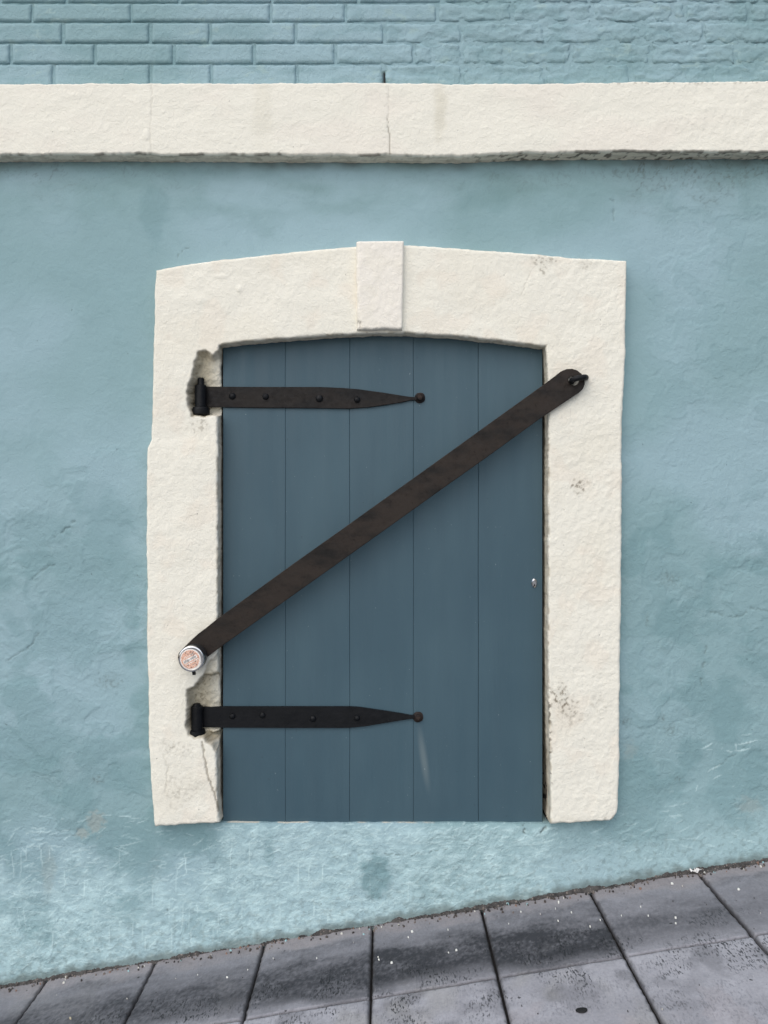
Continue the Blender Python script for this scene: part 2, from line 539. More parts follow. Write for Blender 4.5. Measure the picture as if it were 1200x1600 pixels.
        for u, v, L, a in ((1168, 1160, 34, -0.25), (1150, 1166, 12, 1.4), (1160, 1172, 26, -0.2), (1118, 1199, 22, -0.5), (1140, 1174, 10, 0.3), (1105, 1166, 20, -0.5),
                           (200, 1320, 44, -0.22), (190, 1330, 30, 0.4), (430, 1330, 20, -0.5), (480, 1325, 26, -0.4)):
            stroke(u, v, L, a, 0.7); stroke(u, v + 1, L * .6, a, 0.4)
    st *= 1 - 0.8 * np.clip(dk, 0, 1)
    h += 0.0007 * st
    C = mix(C, dk * 0.8, TEAL_D)
    # shade gradient under the ledge painted into the coat, tinted mildew green
    ledge_shade = sstep(130, 10, V - 250 + 45 * fbm(U / 75, V / 60, 4, 121)) * (0.55 + 0.6 * fbm(U / 120, V / 40, 3, 123))
    C = mix(C, 0.55 * np.clip(ledge_shade, 0, 1), lin(112, 143, 143))
    C = mix(C, pale * 0.9, PALE)
    C = mix(C, st * 0.85, lin(206, 232, 233))
    # scratched bare plaster
    br = np.maximum.reduce([blob(U, V, 150, 1285, 13, 17, .3, .6, 81), blob(U, V, 128, 1302, 10, 8, .3, .5, 82), 0.45 * blob(U, V, 75, 1365, 9, 40, .5, .5, 83),
                            0.6 * blob(U, V, 1170, 1258, 16, 12, .6, .6, 84), 0.4 * blob(U, V, 1012, 1360, 9, 6, .5, .3, 85), .5 * blob(U, V, 985, 1172, 9, 12, .5, .6, 86)])
    C = mix(C, br * 0.8, BARE); h -= 0.0012 * br
    # mould and soot: below the ledge and in old cracks
    vein = 1 - sstep(0.0, 0.10, np.abs(fbm(wu / 30, wv / 26, 4, 91)))
    spk = sstep(0.22, 0.5, fbm(U / 7, V / 7, 3, 95))
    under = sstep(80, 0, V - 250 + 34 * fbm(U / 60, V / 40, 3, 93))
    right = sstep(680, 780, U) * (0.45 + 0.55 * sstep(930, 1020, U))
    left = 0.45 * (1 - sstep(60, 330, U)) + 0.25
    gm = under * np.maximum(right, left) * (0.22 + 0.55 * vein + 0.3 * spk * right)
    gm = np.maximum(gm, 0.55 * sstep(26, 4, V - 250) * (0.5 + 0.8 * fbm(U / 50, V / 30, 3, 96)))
    gm = np.maximum(gm, 0.55 * blob(U, V, 1025, 265, 45, 16, .5, .6, 97) * (0.35 + vein))
    gm = np.maximum(gm, 0.5 * spk * blob(U, V, 1098, 312, 14, 8, .5, .4, 98))
    for cu, cv, ru, rv, a in ((170, 1065, 16, 12, .6), (1034, 1122, 5, 5, .9), (1048, 1140, 9, 9, .6), (978, 1125, 6, 8, .7), (1060, 1216, 5, 4, .7),
                              (1045, 906, 14, 10, .5), (1011, 970, 2.5, 9, .8), (151, 1218, 10, 5, .7), (243, 1360, 9, 20, .35)):
        gm = np.maximum(gm, 0.75 * a * blob(U, V, cu, cv, ru, rv, .7, .8, 99, 6) * (0.25 + 0.75 * sstep(0.0, 0.35, fbm(U / 4.5, V / 4.5, 3, 102))))
    # dark splash line at the pavement
    gm = np.maximum(gm, 0.75 * sstep(16, 1, gl - V + 7 * fbm(U / 18, V / 18, 3, 107)))
    gm = np.maximum(gm, 0.28 * sstep(0.2, 0.5, fbm(U / 9, V / 9, 2, 109)) * sstep(110, 20, gl - V))
    C = mix(C, gm * 0.8, GRIME)
    # cracks and step edges
    for pts, w, dep, g_ in (([(520, 1338), (560, 1335), (580, 1333), (610, 1334), (640, 1336), (670, 1331), (700, 1325)], 1.1, 0.0025, 0.5),
                            ([(1105, 1000), (1103, 1020), (1098, 1045), (1096, 1075)], 1.8, 0.002, 0.35),
                            ([(1110, 955), (1140, 965), (1160, 962), (1175, 950), (1200, 955)], 1.6, 0.0018, 0.3),
                            ([(0, 1040), (20, 1026), (45, 1012), (60, 990)], 1.6, 0.002, 0.35),
                            ([(85, 838), (100, 828), (118, 815)], 2.0, 0.003, 0.35), ([(52, 905), (65, 890), (90, 880)], 1.8, 0.002, 0.3),
                            ([(278, 400), (285, 390), (296, 387)], 1.3, 0.002, 0.5), ([(957, 345), (960, 325), (955, 310)], 1.3, .002, .3),
                            ([(1112, 1205), (1130, 1190), (1150, 1180), (1170, 1160)], 1.5, .002, .25),
                            ([(817, 1290), (820, 1302)], 1.6, .004, .8), ([(845, 1298), (852, 1292)], 2.2, .004, .8)):
        if U.size == 0: continue
        d = dline(U + 3 * fbm(U / 9, V / 9, 2, 111), V + 3 * fbm(U / 9, V / 9, 2, 113), pts)
        k = (1 - sstep(w * 0.3, w * 1.1, d)) * sstep(-0.45, 0.1, fbm(U / 14, V / 14, 2, 117))
        h -= dep * k; C = mix(C, 0.8 * g_ * k, GRIME)
    h += 0.016 * sstep(1288, 1480, V + (U - 600) * SLOPE)        # foot of the wall swells outwards
    return h, C, np.clip(0.12 + 0.75 * R + 0.3 * zone, 0, 1.2)

# ------------------------------------------------------------------ the wall
wall = tag(empty('house_wall', (0, 0, 0)), 'teal painted plaster wall with cream ledge, brickwork on top and cream door surround', 'wall')

# plaster field
fine = 0.0033
xf_ = np.arange(-1.36, 1.3601, fine)
xs = np.concatenate([np.arange(-3.0, -1.36, 0.02), xf_, np.arange(1.38, 3.01, 0.02)])
z_top = EYE + (800 - 246) * S
z_sill = EYE + (800 - 1285.5) * S
zs_hi = np.linspace(z_top, z_sill, int((z_top - z_sill) / fine))
zs = np.concatenate([zs_hi, np.arange(z_sill - fine, -0.27, -fine), np.arange(-0.29, -0.62, -0.02)])
X, Z = np.meshgrid(xs, zs)
U = 600 + X / S; V = 800 - (Z - EYE) / S
c0 = int(np.searchsorted(xs, -1.36 + 1e-6)); c1 = c0 + len(xf_) - 2
r0 = len(zs_hi) - 220; r1 = int(np.searchsorted(-zs, 0.265))
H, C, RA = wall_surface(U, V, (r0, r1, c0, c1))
HX0, HX1 = -0.64, 0.515
si = len(zs_hi) - 1
z_hole = EYE + 0.575
# ragged sill edge
inx = (xs > HX0) & (xs < HX1)
wob = 0.0015 * fbm(U[si] / 26, U[si] * 0 + 3.3, 3, 131) - 0.001 * np.sin((U[si] - 340) / 500 * 6)
rowsb = slice(si, si + 12)
fall = np.linspace(1, 0, 12)[:, None]
Z[rowsb] = Z[rowsb] + fall * (wob * inx)[None, :] - fall * (inx * 0.004 * np.clip((U[si] - 350) / 500, 0, 1))[None, :]
H[rowsb] -= (fall ** 3) * 0.004 * inx[None, :]
xc = 0.5 * (xs[:-1] + xs[1:]); zc = 0.5 * (zs[:-1] + zs[1:])
XC, ZC = np.meshgrid(xc, zc)
keep = ~((XC > HX0) & (XC < HX1) & (ZC > z_sill) & (ZC < z_hole)) & (ZC > SLOPE * XC - 0.05)
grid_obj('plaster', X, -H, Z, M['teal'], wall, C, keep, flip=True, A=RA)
# top of the sill behind the ragged edge
ii = np.where((xs > HX0 - 0.004) & (xs < HX1 + 0.004))[0]
sx_ = np.stack([X[si, ii]] * 3); sy_ = np.stack([-H[si, ii], np.full(len(ii), 0.02), np.full(len(ii), 0.14)])
sz_ = np.stack([Z[si, ii], Z[si, ii] + 0.0015, Z[si, ii] + 0.002])
cs = np.stack([mix(C[si, ii], sstep(0.0, 0.3, fbm(U[si, ii] / 40, U[si, ii] * 0 + 9.1, 2, 133) + 0.35 - (U[si, ii] - 340) / 600), lin(205, 205, 194))] * 3)
grid_obj('sill', sx_, sy_, sz_, M['teal'], wall, cs)

# core of the wall behind the render, with the door recess left open
def box_bm(bm, a, b):
    r = bmesh.ops.create_cube(bm, size=1.0)
    for v in r['verts']:
        for k in range(3):
            v.co[k] = a[k] + (v.co[k] + 0.5) * (b[k] - a[k])
bm = bmesh.new()
ZB, ZT = -0.70, 3.75
box_bm(bm, (-3.0, 0.03, ZB), (HX0, 0.45, ZT))
box_bm(bm, (HX1, 0.03, ZB), (3.0, 0.45, ZT))
box_bm(bm, (HX0, 0.0303, z_hole + 0.004), (HX1, 0.4497, ZT - 0.001))
box_bm(bm, (HX0, 0.0303, ZB + 0.001), (HX1, 0.4497, z_sill - 0.012))
box_bm(bm, (HX0 - 0.05, 0.15, z_sill - 0.05), (HX1 + 0.05, 0.18, z_hole + 0.05))
bm_obj('wall_core', bm, M['core'], wall, smooth=False)

# ------------------------------------------------------------------ brickwork above the ledge
def brick_surface(U, V):
    C = teal_base(U, V + 400)
    n = fbm(U / 60, V / 30, 3, 201)
    C = mix(C, 0.30 * sstep(0.0, 0.6, n), TEAL_D)
    C = mix(C, 0.5 * sstep(0.35, 0.5, fbm(U / 22, V / 9, 3, 203)) * sstep(0.1, 0.4, fbm(U / 90, V / 60, 2, 205)), lin(160, 186, 184))
    return C
def rough_amt(U, V):
    return sstep(470, 760, U + 60 * fbm(U / 80, V / 40, 2, 207) + (V - 60) * 1.2)
BY = 0.004     # mortar plane

bw_x = np.concatenate([np.arange(-3.0, -1.32, 0.03), np.arange(-1.32, 1.3201, 0.005), np.arange(1.35, 3.01, 0.03)])
bw_z = np.concatenate([np.arange(EYE + (800 - 150) * S, EYE + (800 + 20) * S, 0.004), np.arange(EYE + (800 + 22) * S, ZT, 0.03)])
Xm, Zm = np.meshgrid(bw_x, bw_z)
Um = 600 + Xm / S; Vm = 800 - (Zm - EYE) / S
ra = rough_amt(Um, Vm)
Hm = 0.0008 * fbm(Um / 9, Vm / 9, 3, 211) - 0.0015 + ra * 0.0030 + ra * 0.0018 * fbm(Um / 20, Vm / 12, 3, 213)
Cm = brick_surface(Um, Vm)
Cm = mix(Cm, 0.25 * (1 - ra), TEAL_D)
# an open black gap in the joint just over the ledge
gap = (1 - sstep(2.0, 4.0, np.abs(Um - 600.5))) * sstep(108, 113, Vm) * (1 - sstep(131, 134, Vm))
Cm = mix(Cm, 0.95 * gap, (0.01, 0.01, 0.01)); Hm -= 0.006 * gap
brickwork = grid_obj('brickwork', Xm, BY - Hm, Zm, M['teal'], wall, Cm)

courses = [   # (top V, bottom V, joints) as seen over the ledge
    (101, 136, [-70, 83, 235, 330, 464, 600, 722, 852, 985, 1112, 1245]),
    (68.5, 98.5, [-105, 17, 148, 271, 397, 524, 646, 722, 790, 893, 1018, 1150, 1280]),
    (35.5, 66, [-40, 98, 235, 328, 462, 600, 722, 852, 1006, 1100, 1215, 1340]),
    (5.5, 33, [-60, 50, 205, 423, 540, 683, 800, 926, 1052, 1070, 1172, 1300]),
    (-27, 3, [-90, 0, 103, 280, 425, 560, 690, 830, 920, 1060, 1190, 1320]),
]
v = -29.5
for k in range(8):
    st_ = rnd.uniform(0, 130); js = []
    u = -210 + st_
    while u < 1420:
        js.append(u); u += rnd.choice((128, 134, 140, 92))
    courses.append((v - 30, v, js)); v -= 32.5
nb = 0
for ci, (vt, vb, js) in enumerate(courses):
    js = list(js)
    while js[0] > -240: js.insert(0, js[0] - rnd.uniform(118, 142))
    while js[-1] < 1440: js.append(js[-1] + rnd.uniform(118, 142))
    for ua, ub in zip(js[:-1], js[1:]):
        vis = ci < 5 and ub > -30 and ua < 1230
        hj = 2.2 + rnd.uniform(-0.5, 0.8)
        ua_, ub_ = ua + hj, ub - hj
        step = 2.2 if vis else 9.0
        nu = max(4, int((ub_ - ua_) / step)); nv = max(4, int((vb - vt) / (step if vis else 8.0)))
        uu = np.linspace(ua_, ub_, nu); vv = np.linspace(vt, vb, nv)
        uu = np.concatenate([[ua_], uu, [ub_]]); vv = np.concatenate([[vt], vv, [vb]])
        UB, VB = np.meshgrid(uu, vv)
        tilt = rnd.uniform(-0.6, 0.6)
        VB = VB + tilt * (UB - ua_) / (ub_ - ua_)
        ed = np.minimum(np.minimum(UB - ua_, ub_ - UB) * 0.8, np.minimum(VB - vt, vb - VB))
        r_ = rough_amt(UB, VB)
        edn = ed + (0.9 + 2.6 * r_) * fbm(UB / 13, VB / 10, 3, 221)
        h = 0.0062 * sstep(-0.8, 3.0, edn) + 0.0008 * fbm(UB / 28, VB / 16, 2, 223) + 0.0007 * fbm(UB / 7, VB / 6, 2, 225)
        h += r_ * (0.0030 * fbm(UB / 30, VB / 15, 3, 227) - 0.0006) + rnd.uniform(-0.0006, 0.0008)
        chip = r_ * sstep(0.05, 0.09, fbm(UB / 55 + ci, VB / 20, 3, 229))
        h -= 0.0030 * chip
        CB = brick_surface(UB, VB)
        CB = mix(CB, 0.15 * chip, TEAL_D)
        wu = UB + 1.2 * fbm(UB / 14, VB / 14, 2, 231) * (0.5 + r_); wv = VB + 1.0 * fbm(UB / 14, VB / 14, 2, 233) * (0.5 + r_)
        Xb = (wu - 600) * S; Zb = EYE + (800 - wv) * S
        Yb = BY - h
        Yb[0, :] = Yb[-1, :] = BY + 0.02; Yb[:, 0] = Yb[:, -1] = BY + 0.02
        grid_obj('brick', Xb, Yb, Zb, M['teal'], brickwork, CB, flip=True)
        nb += 1

# ------------------------------------------------------------------ cream ledge
LY = -0.05
lx = np.concatenate([np.arange(-3.0, -1.34, 0.02), np.arange(-1.34, 1.3401, 0.0036), np.arange(1.36, 3.01, 0.02)])
lu = 600 + lx / ((DIST + LY) / FPX)
n1 = lambda a, s_, sd: fbm(a / s_, a * 0 + 0.37, 3, sd)
top_v = np.interp(lu, [-400, 0, 240, 470, 600, 700, 900, 1000, 1200, 1600], [131, 130, 129, 128.5, 128.5, 130, 129, 127, 125.5, 124]) + 1.0 * n1(lu, 22, 301) + 0.5 * n1(lu, 6, 302)
bot_v = np.interp(lu, [-400, 0, 150, 225, 260, 400, 600, 720, 800, 900, 1000, 1200, 1600], [242, 242, 241, 239.5, 241.5, 241.5, 242, 244, 239, 237, 236.5, 237, 236]) + 1.2 * n1(lu, 30, 303) + 0.9 * n1(lu, 8, 304)
back_v = np.interp(lu, [-400, 0, 300, 600, 720, 800, 1000, 1200, 1600], [252.5, 253, 253.5, 255, 255.5, 252, 250, 248.5, 247]) + 0.7 * n1(lu, 16, 305)
nf = 66
t = np.linspace(0, 1, nf)[:, None]
VF = top_v[None, :] + t * (bot_v - top_v)[None, :]
UF = np.repeat(lu[None, :], nf, 0)
hl = 0.0014 * fbm(UF / 70, VF / 50, 3, 311) + 0.00035 * fbm(UF / 15, VF / 13, 2, 313) + 0.0002 * fbm(UF / 6, VF / 6, 2, 315)
bmp = sstep(0.62, 0.8, fbm(UF / 7, VF / 7, 2, 317)); hl += 0.0008 * bmp
hl += sstep(1000, 1100, UF) * 0.0007 * fbm(UF / 11, VF / 11, 3, 319)
crk = np.zeros(UF.shape)
for pts, g_ in (([(237, 130), (237, 160), (234, 200), (236, 238)], .16), ([(606, 186), (606, 200), (609, 212), (609, 240)], .65), ([(607, 135), (608, 160), (606, 186)], .15)):
    k = 1 - sstep(0.5, 1.5, dline(UF + 1.2 * fbm(UF / 8, VF / 8, 2, 321), VF, pts)); hl -= 0.0012 * k; crk = np.maximum(crk, g_ * k)
hl += 0.0016 * blob(UF, VF, 229, 211, 5, 8, .3, .2, 323)
e = np.minimum(VF - top_v[None, :], (bot_v[None, :] - VF))
rr_ = 2.6
hl -= 0.006 * (1 - np.sqrt(np.clip(1 - (np.clip(rr_ - e, 0, rr_) / rr_) ** 2, 0, 1)))
CL = np.zeros(UF.shape + (3,)) + CREAM
CL = mix(CL, 0.25 * sstep(-0.1, 0.6, fbm(UF / 160, VF / 90, 3, 331)), lin(229, 219, 208))
CL = mix(CL, 0.35 * blob(UF, VF, 688, 165, 9, 45, .7, .5, 333) + 0.18 * blob(UF, VF, 410, 160, 14, 60, .7, .4, 334), lin(196, 190, 168))
CL = mix(CL, crk, lin(120, 112, 98))
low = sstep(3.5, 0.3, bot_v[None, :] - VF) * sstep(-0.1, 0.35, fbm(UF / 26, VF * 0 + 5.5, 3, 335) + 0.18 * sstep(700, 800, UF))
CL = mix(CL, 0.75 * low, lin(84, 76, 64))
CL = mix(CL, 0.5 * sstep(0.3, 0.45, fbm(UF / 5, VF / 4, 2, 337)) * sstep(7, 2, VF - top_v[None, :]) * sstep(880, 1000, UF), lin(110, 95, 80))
XL = (UF - 600) * (DIST + LY) / FPX; ZL = EYE + (800 - VF) * (DIST + LY) / FPX; YL = LY - hl
# underside, running back to the wall with a thin second fillet
nu_ = 10
tt = np.linspace(0, 1, nu_ + 1)[1:, None]
xb = np.repeat(lx[None, :], nu_, 0)
zb_end = EYE + (800 - back_v) * S
zq = ZL[-1][None, :] + (zb_end - ZL[-1])[None, :] * tt
yq = YL[-1][None, :] + (0.02 - YL[-1])[None, :] * tt
UQ = np.repeat(lu[None, :], nu_, 0); VQ = np.repeat(tt * 14, len(lx), 1)
zq = zq + 0.0016 * fbm(UQ / 14, VQ / 3, 3, 341)
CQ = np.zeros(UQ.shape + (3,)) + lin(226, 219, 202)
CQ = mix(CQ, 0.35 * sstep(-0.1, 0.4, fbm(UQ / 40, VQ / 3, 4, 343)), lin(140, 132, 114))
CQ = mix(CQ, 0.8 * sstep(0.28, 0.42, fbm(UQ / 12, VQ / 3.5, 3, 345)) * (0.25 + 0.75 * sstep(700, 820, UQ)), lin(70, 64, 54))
# sloped top running back into the bricks
xt = lx[None, :]; yt = np.full((1, len(lx)), 0.03); zt = ZL[0:1] + 0.012
CT = np.zeros((1, len(lx), 3)) + CREAM
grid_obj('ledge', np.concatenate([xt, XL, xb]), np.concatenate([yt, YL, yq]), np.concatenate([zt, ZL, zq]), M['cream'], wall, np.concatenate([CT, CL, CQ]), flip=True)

# ------------------------------------------------------------------ cream door surround
SY = -0.045
pairs = [((241, 1293), (343, 1286)), ((236, 1240), (339, 1250)), ((232, 1170), (338, 1176)), ((229, 1000), (340, 1000)), ((228, 760), (340, 760)),
         ((229, 700), (340, 700)), ((235, 686), (340, 686)), ((237, 640), (340, 640)), ((240, 520), (340, 575)), ((243, 421), (342, 539)),
         ((300, 411), (385, 533)), ((400, 399), (440, 529)), ((470, 391), (490, 525)), ((556, 384), (556, 521)), ((632, 382), (632, 520)),
         ((730, 388), (715, 525)), ((800, 393), (760, 530)), ((900, 402), (805, 535)), ((980, 407), (853, 541)), ((979, 470), (856, 580)),
         ((976, 600), (857, 640)), ((972, 680), (857, 700)), ((972, 900), (857, 900)), ((970, 1060), (857, 1060)), ((969, 1150), (858.5, 1150)),
         ((967, 1240), (861, 1225)), ((965, 1270), (861, 1262)), ((956, 1283), (860, 1288))]
O = np.array([p[0] for p in pairs], float); I = np.array([p[1] for p in pairs], float)
L = np.concatenate([[0], np.cumsum(np.linalg.norm(np.diff(0.5 * (O + I), axis=0), axis=1))])
ss = np.arange(0, L[-1], 1.65); ss = np.concatenate([ss, [L[-1]]])
Oi = np.stack([np.interp(ss, L, O[:, k]) for k in (0, 1)], 1); Ii = np.stack([np.interp(ss, L, I[:, k]) for k in (0, 1)], 1)
Oi[:, 0] += 0.9 * n1(ss, 70, 401) + 0.25 * n1(ss, 12, 406); Oi[:, 1] += 0.6 * n1(ss, 60, 402) + 0.2 * n1(ss, 10, 407)
Ii[:, 0] += 0.6 * n1(ss, 34, 403) + 0.4 * n1(ss, 7, 404); Ii[:, 1] += 0.7 * n1(ss, 20, 405)
mt = 84
tq = np.linspace(0, 1, mt)
tq = tq + 0.035 * np.sin(2 * np.pi * tq) * -1     # denser near both edges
UU = Oi[:, None, 0] + (Ii - Oi)[:, None, 0] * tq[None, :]
VV = Oi[:, None, 1] + (Ii - Oi)[:, None, 1] * tq[None, :]
Wd = np.linalg.norm(Ii - Oi, axis=1)[:, None]
h = 0.0020 * fbm(UU / 90, VV / 90, 3, 411) + 0.0008 * fbm(UU / 26, VV / 34, 3, 413) + 0.00045 * fbm(UU / 9, VV / 11, 2, 415) + 0.0002 * fbm(UU / 5, VV / 5, 2, 416)
h += sstep(840, 900, UU) * 0.0006 * fbm((UU + VV * 0.4) / 9, VV / 9, 2, 417)
h += 0.0025 * blob(UU, VV, 374, 452, 4, 5, .3, .1, 418) + 0.001 * blob(UU, VV, 348, 432, 9, 3, .4, .4, 419)
# jambs were built in two lifts: a soft step
h -= 0.002 * sstep(700, 680, VV + 6 * fbm(UU / 30, VV / 30, 2, 421)) * (1 - sstep(300, 345, UU)) * sstep(600, 660, VV)
# rounded edges
do = tq[None, :] * Wd; di = (1 - tq[None, :]) * Wd
def rnd_edge(d, r): return 1 - np.sqrt(np.clip(1 - (np.clip(r - d, 0, r) / r) ** 2, 0, 1))
h -= 0.010 * rnd_edge(do + 0.7 * fbm(UU / 18, VV / 18, 2, 423), 5.0) + 0.007 * rnd_edge(di + 1.0 * fbm(UU / 14, VV / 14, 2, 425), 3.6)
s_end = np.minimum(ss - ss[0], ss[-1] - ss)[:, None] * np.ones((1, mt))
h -= 0.010 * rnd_edge(s_end + 1.5 * fbm(UU / 18, VV / 18, 2, 427), 4.5)
CS = np.zeros(UU.shape + (3,)) + CREAM
CS = mix(CS, 0.30 * sstep(-0.1, 0.6, fbm(UU / 140, VV / 120, 3, 431)), lin(226, 221, 204))
CS = mix(CS, 0.22 * sstep(0.1, 0.6, fbm(UU / 60, VV / 60, 3, 433)), lin(228, 214, 196))
# chiselled-out pockets behind the hinge knuckles
wU = UU + 2.4 * fbm(UU / 13, VV / 13, 2, 441); wV = VV + 2.4 * fbm(UU / 13, VV / 13, 2, 443)
n_a = [(306, 562), (312, 549), (322, 547), (330, 555), (337, 551), (352, 545), (352, 649), (298, 650), (294, 636), (293, 606), (299, 588)]
n_b = [(318, 1055), (352, 1050), (352, 1160), (340, 1162), (322, 1156), (296, 1150), (291, 1136), (292, 1078), (302, 1074)]
n_c = [(316, 1150), (352, 1148), (352, 1186), (341, 1182), (333, 1168), (322, 1160)]
n_d = [(322, 1040), (352, 1010), (352, 1056), (318, 1056)]
veinS = 1 - sstep(0.0, 0.14, np.abs(fbm(wU / 11, wV / 11, 3, 445)))
for poly, dep, ramp, bottom in ((n_a, 0.060, 7.0, (656, 638)), (n_b, 0.060, 6.0, (1160, 1140)), (n_c, 0.04, 6.0, None), (n_d, 0.012, 7.0, None)):
    sd = sdpoly(wU, wV, poly)
    k = sstep(ramp * 0.3, -ramp, sd)
    if bottom is not None:      # floor of the pocket slopes out at the foot
        k = k * (0.55 + 0.45 * sstep(bottom[0], bottom[1], VV)) * (0.55 + 0.45 * sstep(poly[1][1] - 4 if poly is n_a else 1050, bottom[1] - 8, VV))
    k = k * (1 + 0.10 * sstep(318, 340, UU))
    h -= dep * k + 0.003 * k * fbm(UU / 8, VV / 8, 3, 447)
    kk = sstep(2.5, -2.5, sd)
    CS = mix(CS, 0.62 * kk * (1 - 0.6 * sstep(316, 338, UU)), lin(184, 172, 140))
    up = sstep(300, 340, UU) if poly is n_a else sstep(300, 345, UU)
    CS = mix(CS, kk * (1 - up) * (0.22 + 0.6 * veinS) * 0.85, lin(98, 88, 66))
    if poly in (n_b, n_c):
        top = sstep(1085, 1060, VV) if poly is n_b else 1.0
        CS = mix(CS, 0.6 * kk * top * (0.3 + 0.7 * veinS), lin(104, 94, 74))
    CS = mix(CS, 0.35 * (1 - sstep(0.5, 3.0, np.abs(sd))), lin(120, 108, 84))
# cracks, dirt and mould specks
for pts, w, dep, g_ in (([(316, 1160), (319, 1180), (322, 1200), (328, 1222), (335, 1242), (343, 1272)], 1.7, .003, .55),
                        ([(815, 460), (822, 440), (830, 425)], 1.0, .001, .2), ([(255, 1180), (262, 1200), (258, 1240)], 1.4, .0015, .12)):
    k = 1 - sstep(w * .4, w * 1.4, dline(UU + 2 * fbm(UU / 9, VV / 9, 2, 451), VV, pts)); h -= dep * k; CS = mix(CS, g_ * k, lin(98, 88, 70))
spkS = sstep(0.10, 0.42, fbm(UU / 6, VV / 6, 3, 455))
for cu, cv, ru, rv, a in ((905, 758, 13, 11, .8), (875, 1085, 12, 16, .75), (888, 1102, 16, 12, .6), (850, 406, 18, 7, .6), (915, 415, 10, 8, .3), (848, 418, 6, 9, .6),
                          (262, 1168, 12, 10, .35), (935, 1100, 18, 14, .25), (285, 1170, 14, 10, .25), (310, 665, 14, 12, .45), (272, 1235, 12, 30, .25),
                          (955, 1280, 10, 5, .6), (300, 1230, 20, 20, .2), (893, 1120, 20, 14, .3)):
    CS = mix(CS, a * blob(UU, VV, cu, cv, ru, rv, .6, .5, 457) * (0.15 + 0.85 * spkS), lin(112, 102, 84))
CS = mix(CS, 0.75 * sstep(0.15, 0.4, fbm(UU / 7, VV / 9, 3, 459)) * sstep(6, 1, di) * sstep(852, 855, UU) * sstep(1040, 1110, VV) * (1 - sstep(1215, 1235, VV)), lin(84, 74, 60))
CS = mix(CS, 0.5 * sstep(4, 0.5, di) * sstep(0.0, 0.4, fbm(UU / 22, VV / 22, 3, 461)), lin(150, 138, 112))
CS = mix(CS, 0.3 * sstep(4, 0.5, do) * sstep(0.0, 0.4, fbm(UU / 22, VV / 22, 3, 463)), lin(170, 160, 138))
k_ = (DIST + SY) / FPX
XS = (UU - 600) * k_; ZS = EYE + (800 - VV) * k_; YS = SY - h
# reveals: run the inner edge back past the door, the outer edge into the wall
rev = np.linspace(0, 1, 9)[1:]
y_in = YS[:, -1]
XR = np.repeat(XS[:, -1:], 8, 1); ZR = np.repeat(ZS[:, -1:], 8, 1); YR = y_in[:, None] + (0.13 - y_in)[:, None] * rev[None, :]
jj = 0.0015 * fbm(YR * 60, ss[:, None] / 15 + 0 * YR, 3, 471)
nrm = (Oi - Ii) / np.linalg.norm(Oi - Ii, axis=1)[:, None]
XR += nrm[:, 0:1] * (jj + 0.002); ZR += -nrm[:, 1:2] * (jj + 0.002)
CR = np.zeros(XR.shape + (3,)) + lin(224, 217, 198)
CR = mix(CR, 0.35 * sstep(0.0, 0.5, fbm(YR * 50, ss[:, None] / 25 + 0 * YR, 3, 473)), lin(120, 110, 90))
XO = XS[:, :1]; ZO = ZS[:, :1]; YO = np.full_like(XO, 0.01); CO = CS[:, :1]
XA = np.concatenate([XO, XS, XR], 1); YA = np.concatenate([YO, YS, YR], 1); ZA = np.concatenate([ZO, ZS, ZR], 1); CA = np.concatenate([CO, CS, CR], 1)
def cap(A, back=None):
    f, l = A[:1].copy(), A[-1:].copy()
    if back is not None: f = np.maximum(f, back); l = np.maximum(l, back)
    return np.concatenate([f, A, l], 0)
XA, ZA, CA, YA = cap(XA), cap(ZA), cap(CA), cap(YA, 0.02)
surround = grid_obj('door_surround', XA, YA, ZA, M['cream'], wall, CA, flip=False)
surround['label'] = 'lumpy cream plaster surround with shallow arch and chipped hinge pockets'

# keystone
KY = -0.066
quad = [(556.5, 376.5), (631, 376), (628.5, 513.5), (557.5, 514)]
nu, nv = 46, 74
a_, b_ = np.meshgrid(np.linspace(0, 1, nu), np.linspace(0, 1, nv))
ku = (1 - b_) * ((1 - a_) * quad[0][0] + a_ * quad[1][0]) + b_ * ((1 - a_) * quad[3][0] + a_ * quad[2][0])
kv = (1 - b_) * ((1 - a_) * quad[0][1] + a_ * quad[1][1]) + b_ * ((1 - a_) * quad[3][1] + a_ * quad[2][1])
ku0, kv0 = ku.copy(), kv.copy()
dl = a_ * 73; dr = (1 - a_) * 73; dt = b_ * 137; db = (1 - b_) * 137
hk = 0.0012 * fbm(ku / 40, kv / 40, 3, 501) + 0.0007 * fbm(ku / 8, kv / 12, 2, 503)
hk -= 0.011 * rnd_edge(dl + 1.5 * fbm(ku / 12, kv / 12, 2, 505), 6.5) + 0.004 * rnd_edge(dr, 2.5) + 0.004 * rnd_edge(dt, 2.5) + 0.006 * rnd_edge(db + fbm(ku / 9, kv / 9, 2, 507), 3.0)
chip = blob(ku, kv, 560, 508, 5, 7, .4, .5, 509, 5)
hk -= 0.006 * chip
ku += 0.8 * n1(kv, 18, 511) * (1 - a_); kv += 0.9 * n1(ku, 12, 513) * b_
kk_ = (DIST + KY) / FPX
CK = np.zeros(ku.shape + (3,)) + lin(235, 231, 220)
CK = mix(CK, 0.3 * sstep(0, .6, fbm(ku / 40, kv / 40, 3, 515)), lin(228, 224, 208))
CK = mix(CK, 0.5 * chip * sstep(0, .4, fbm(ku / 3, kv / 3, 2, 517)), lin(90, 80, 66))
def skirt(A, mode, val=None):
    A = np.pad(A, ((1, 1), (1, 1)) + ((0, 0),) * (A.ndim - 2), mode='edge')
    if mode == 'set':
        A[0] = A[-1] = val; A[:, 0] = A[:, -1] = val
    return A
XK, ZK, YK = skirt((ku - 600) * kk_, 'e'), skirt(EYE + (800 - kv) * kk_, 'e'), skirt(KY - hk, 'set', 0.004)
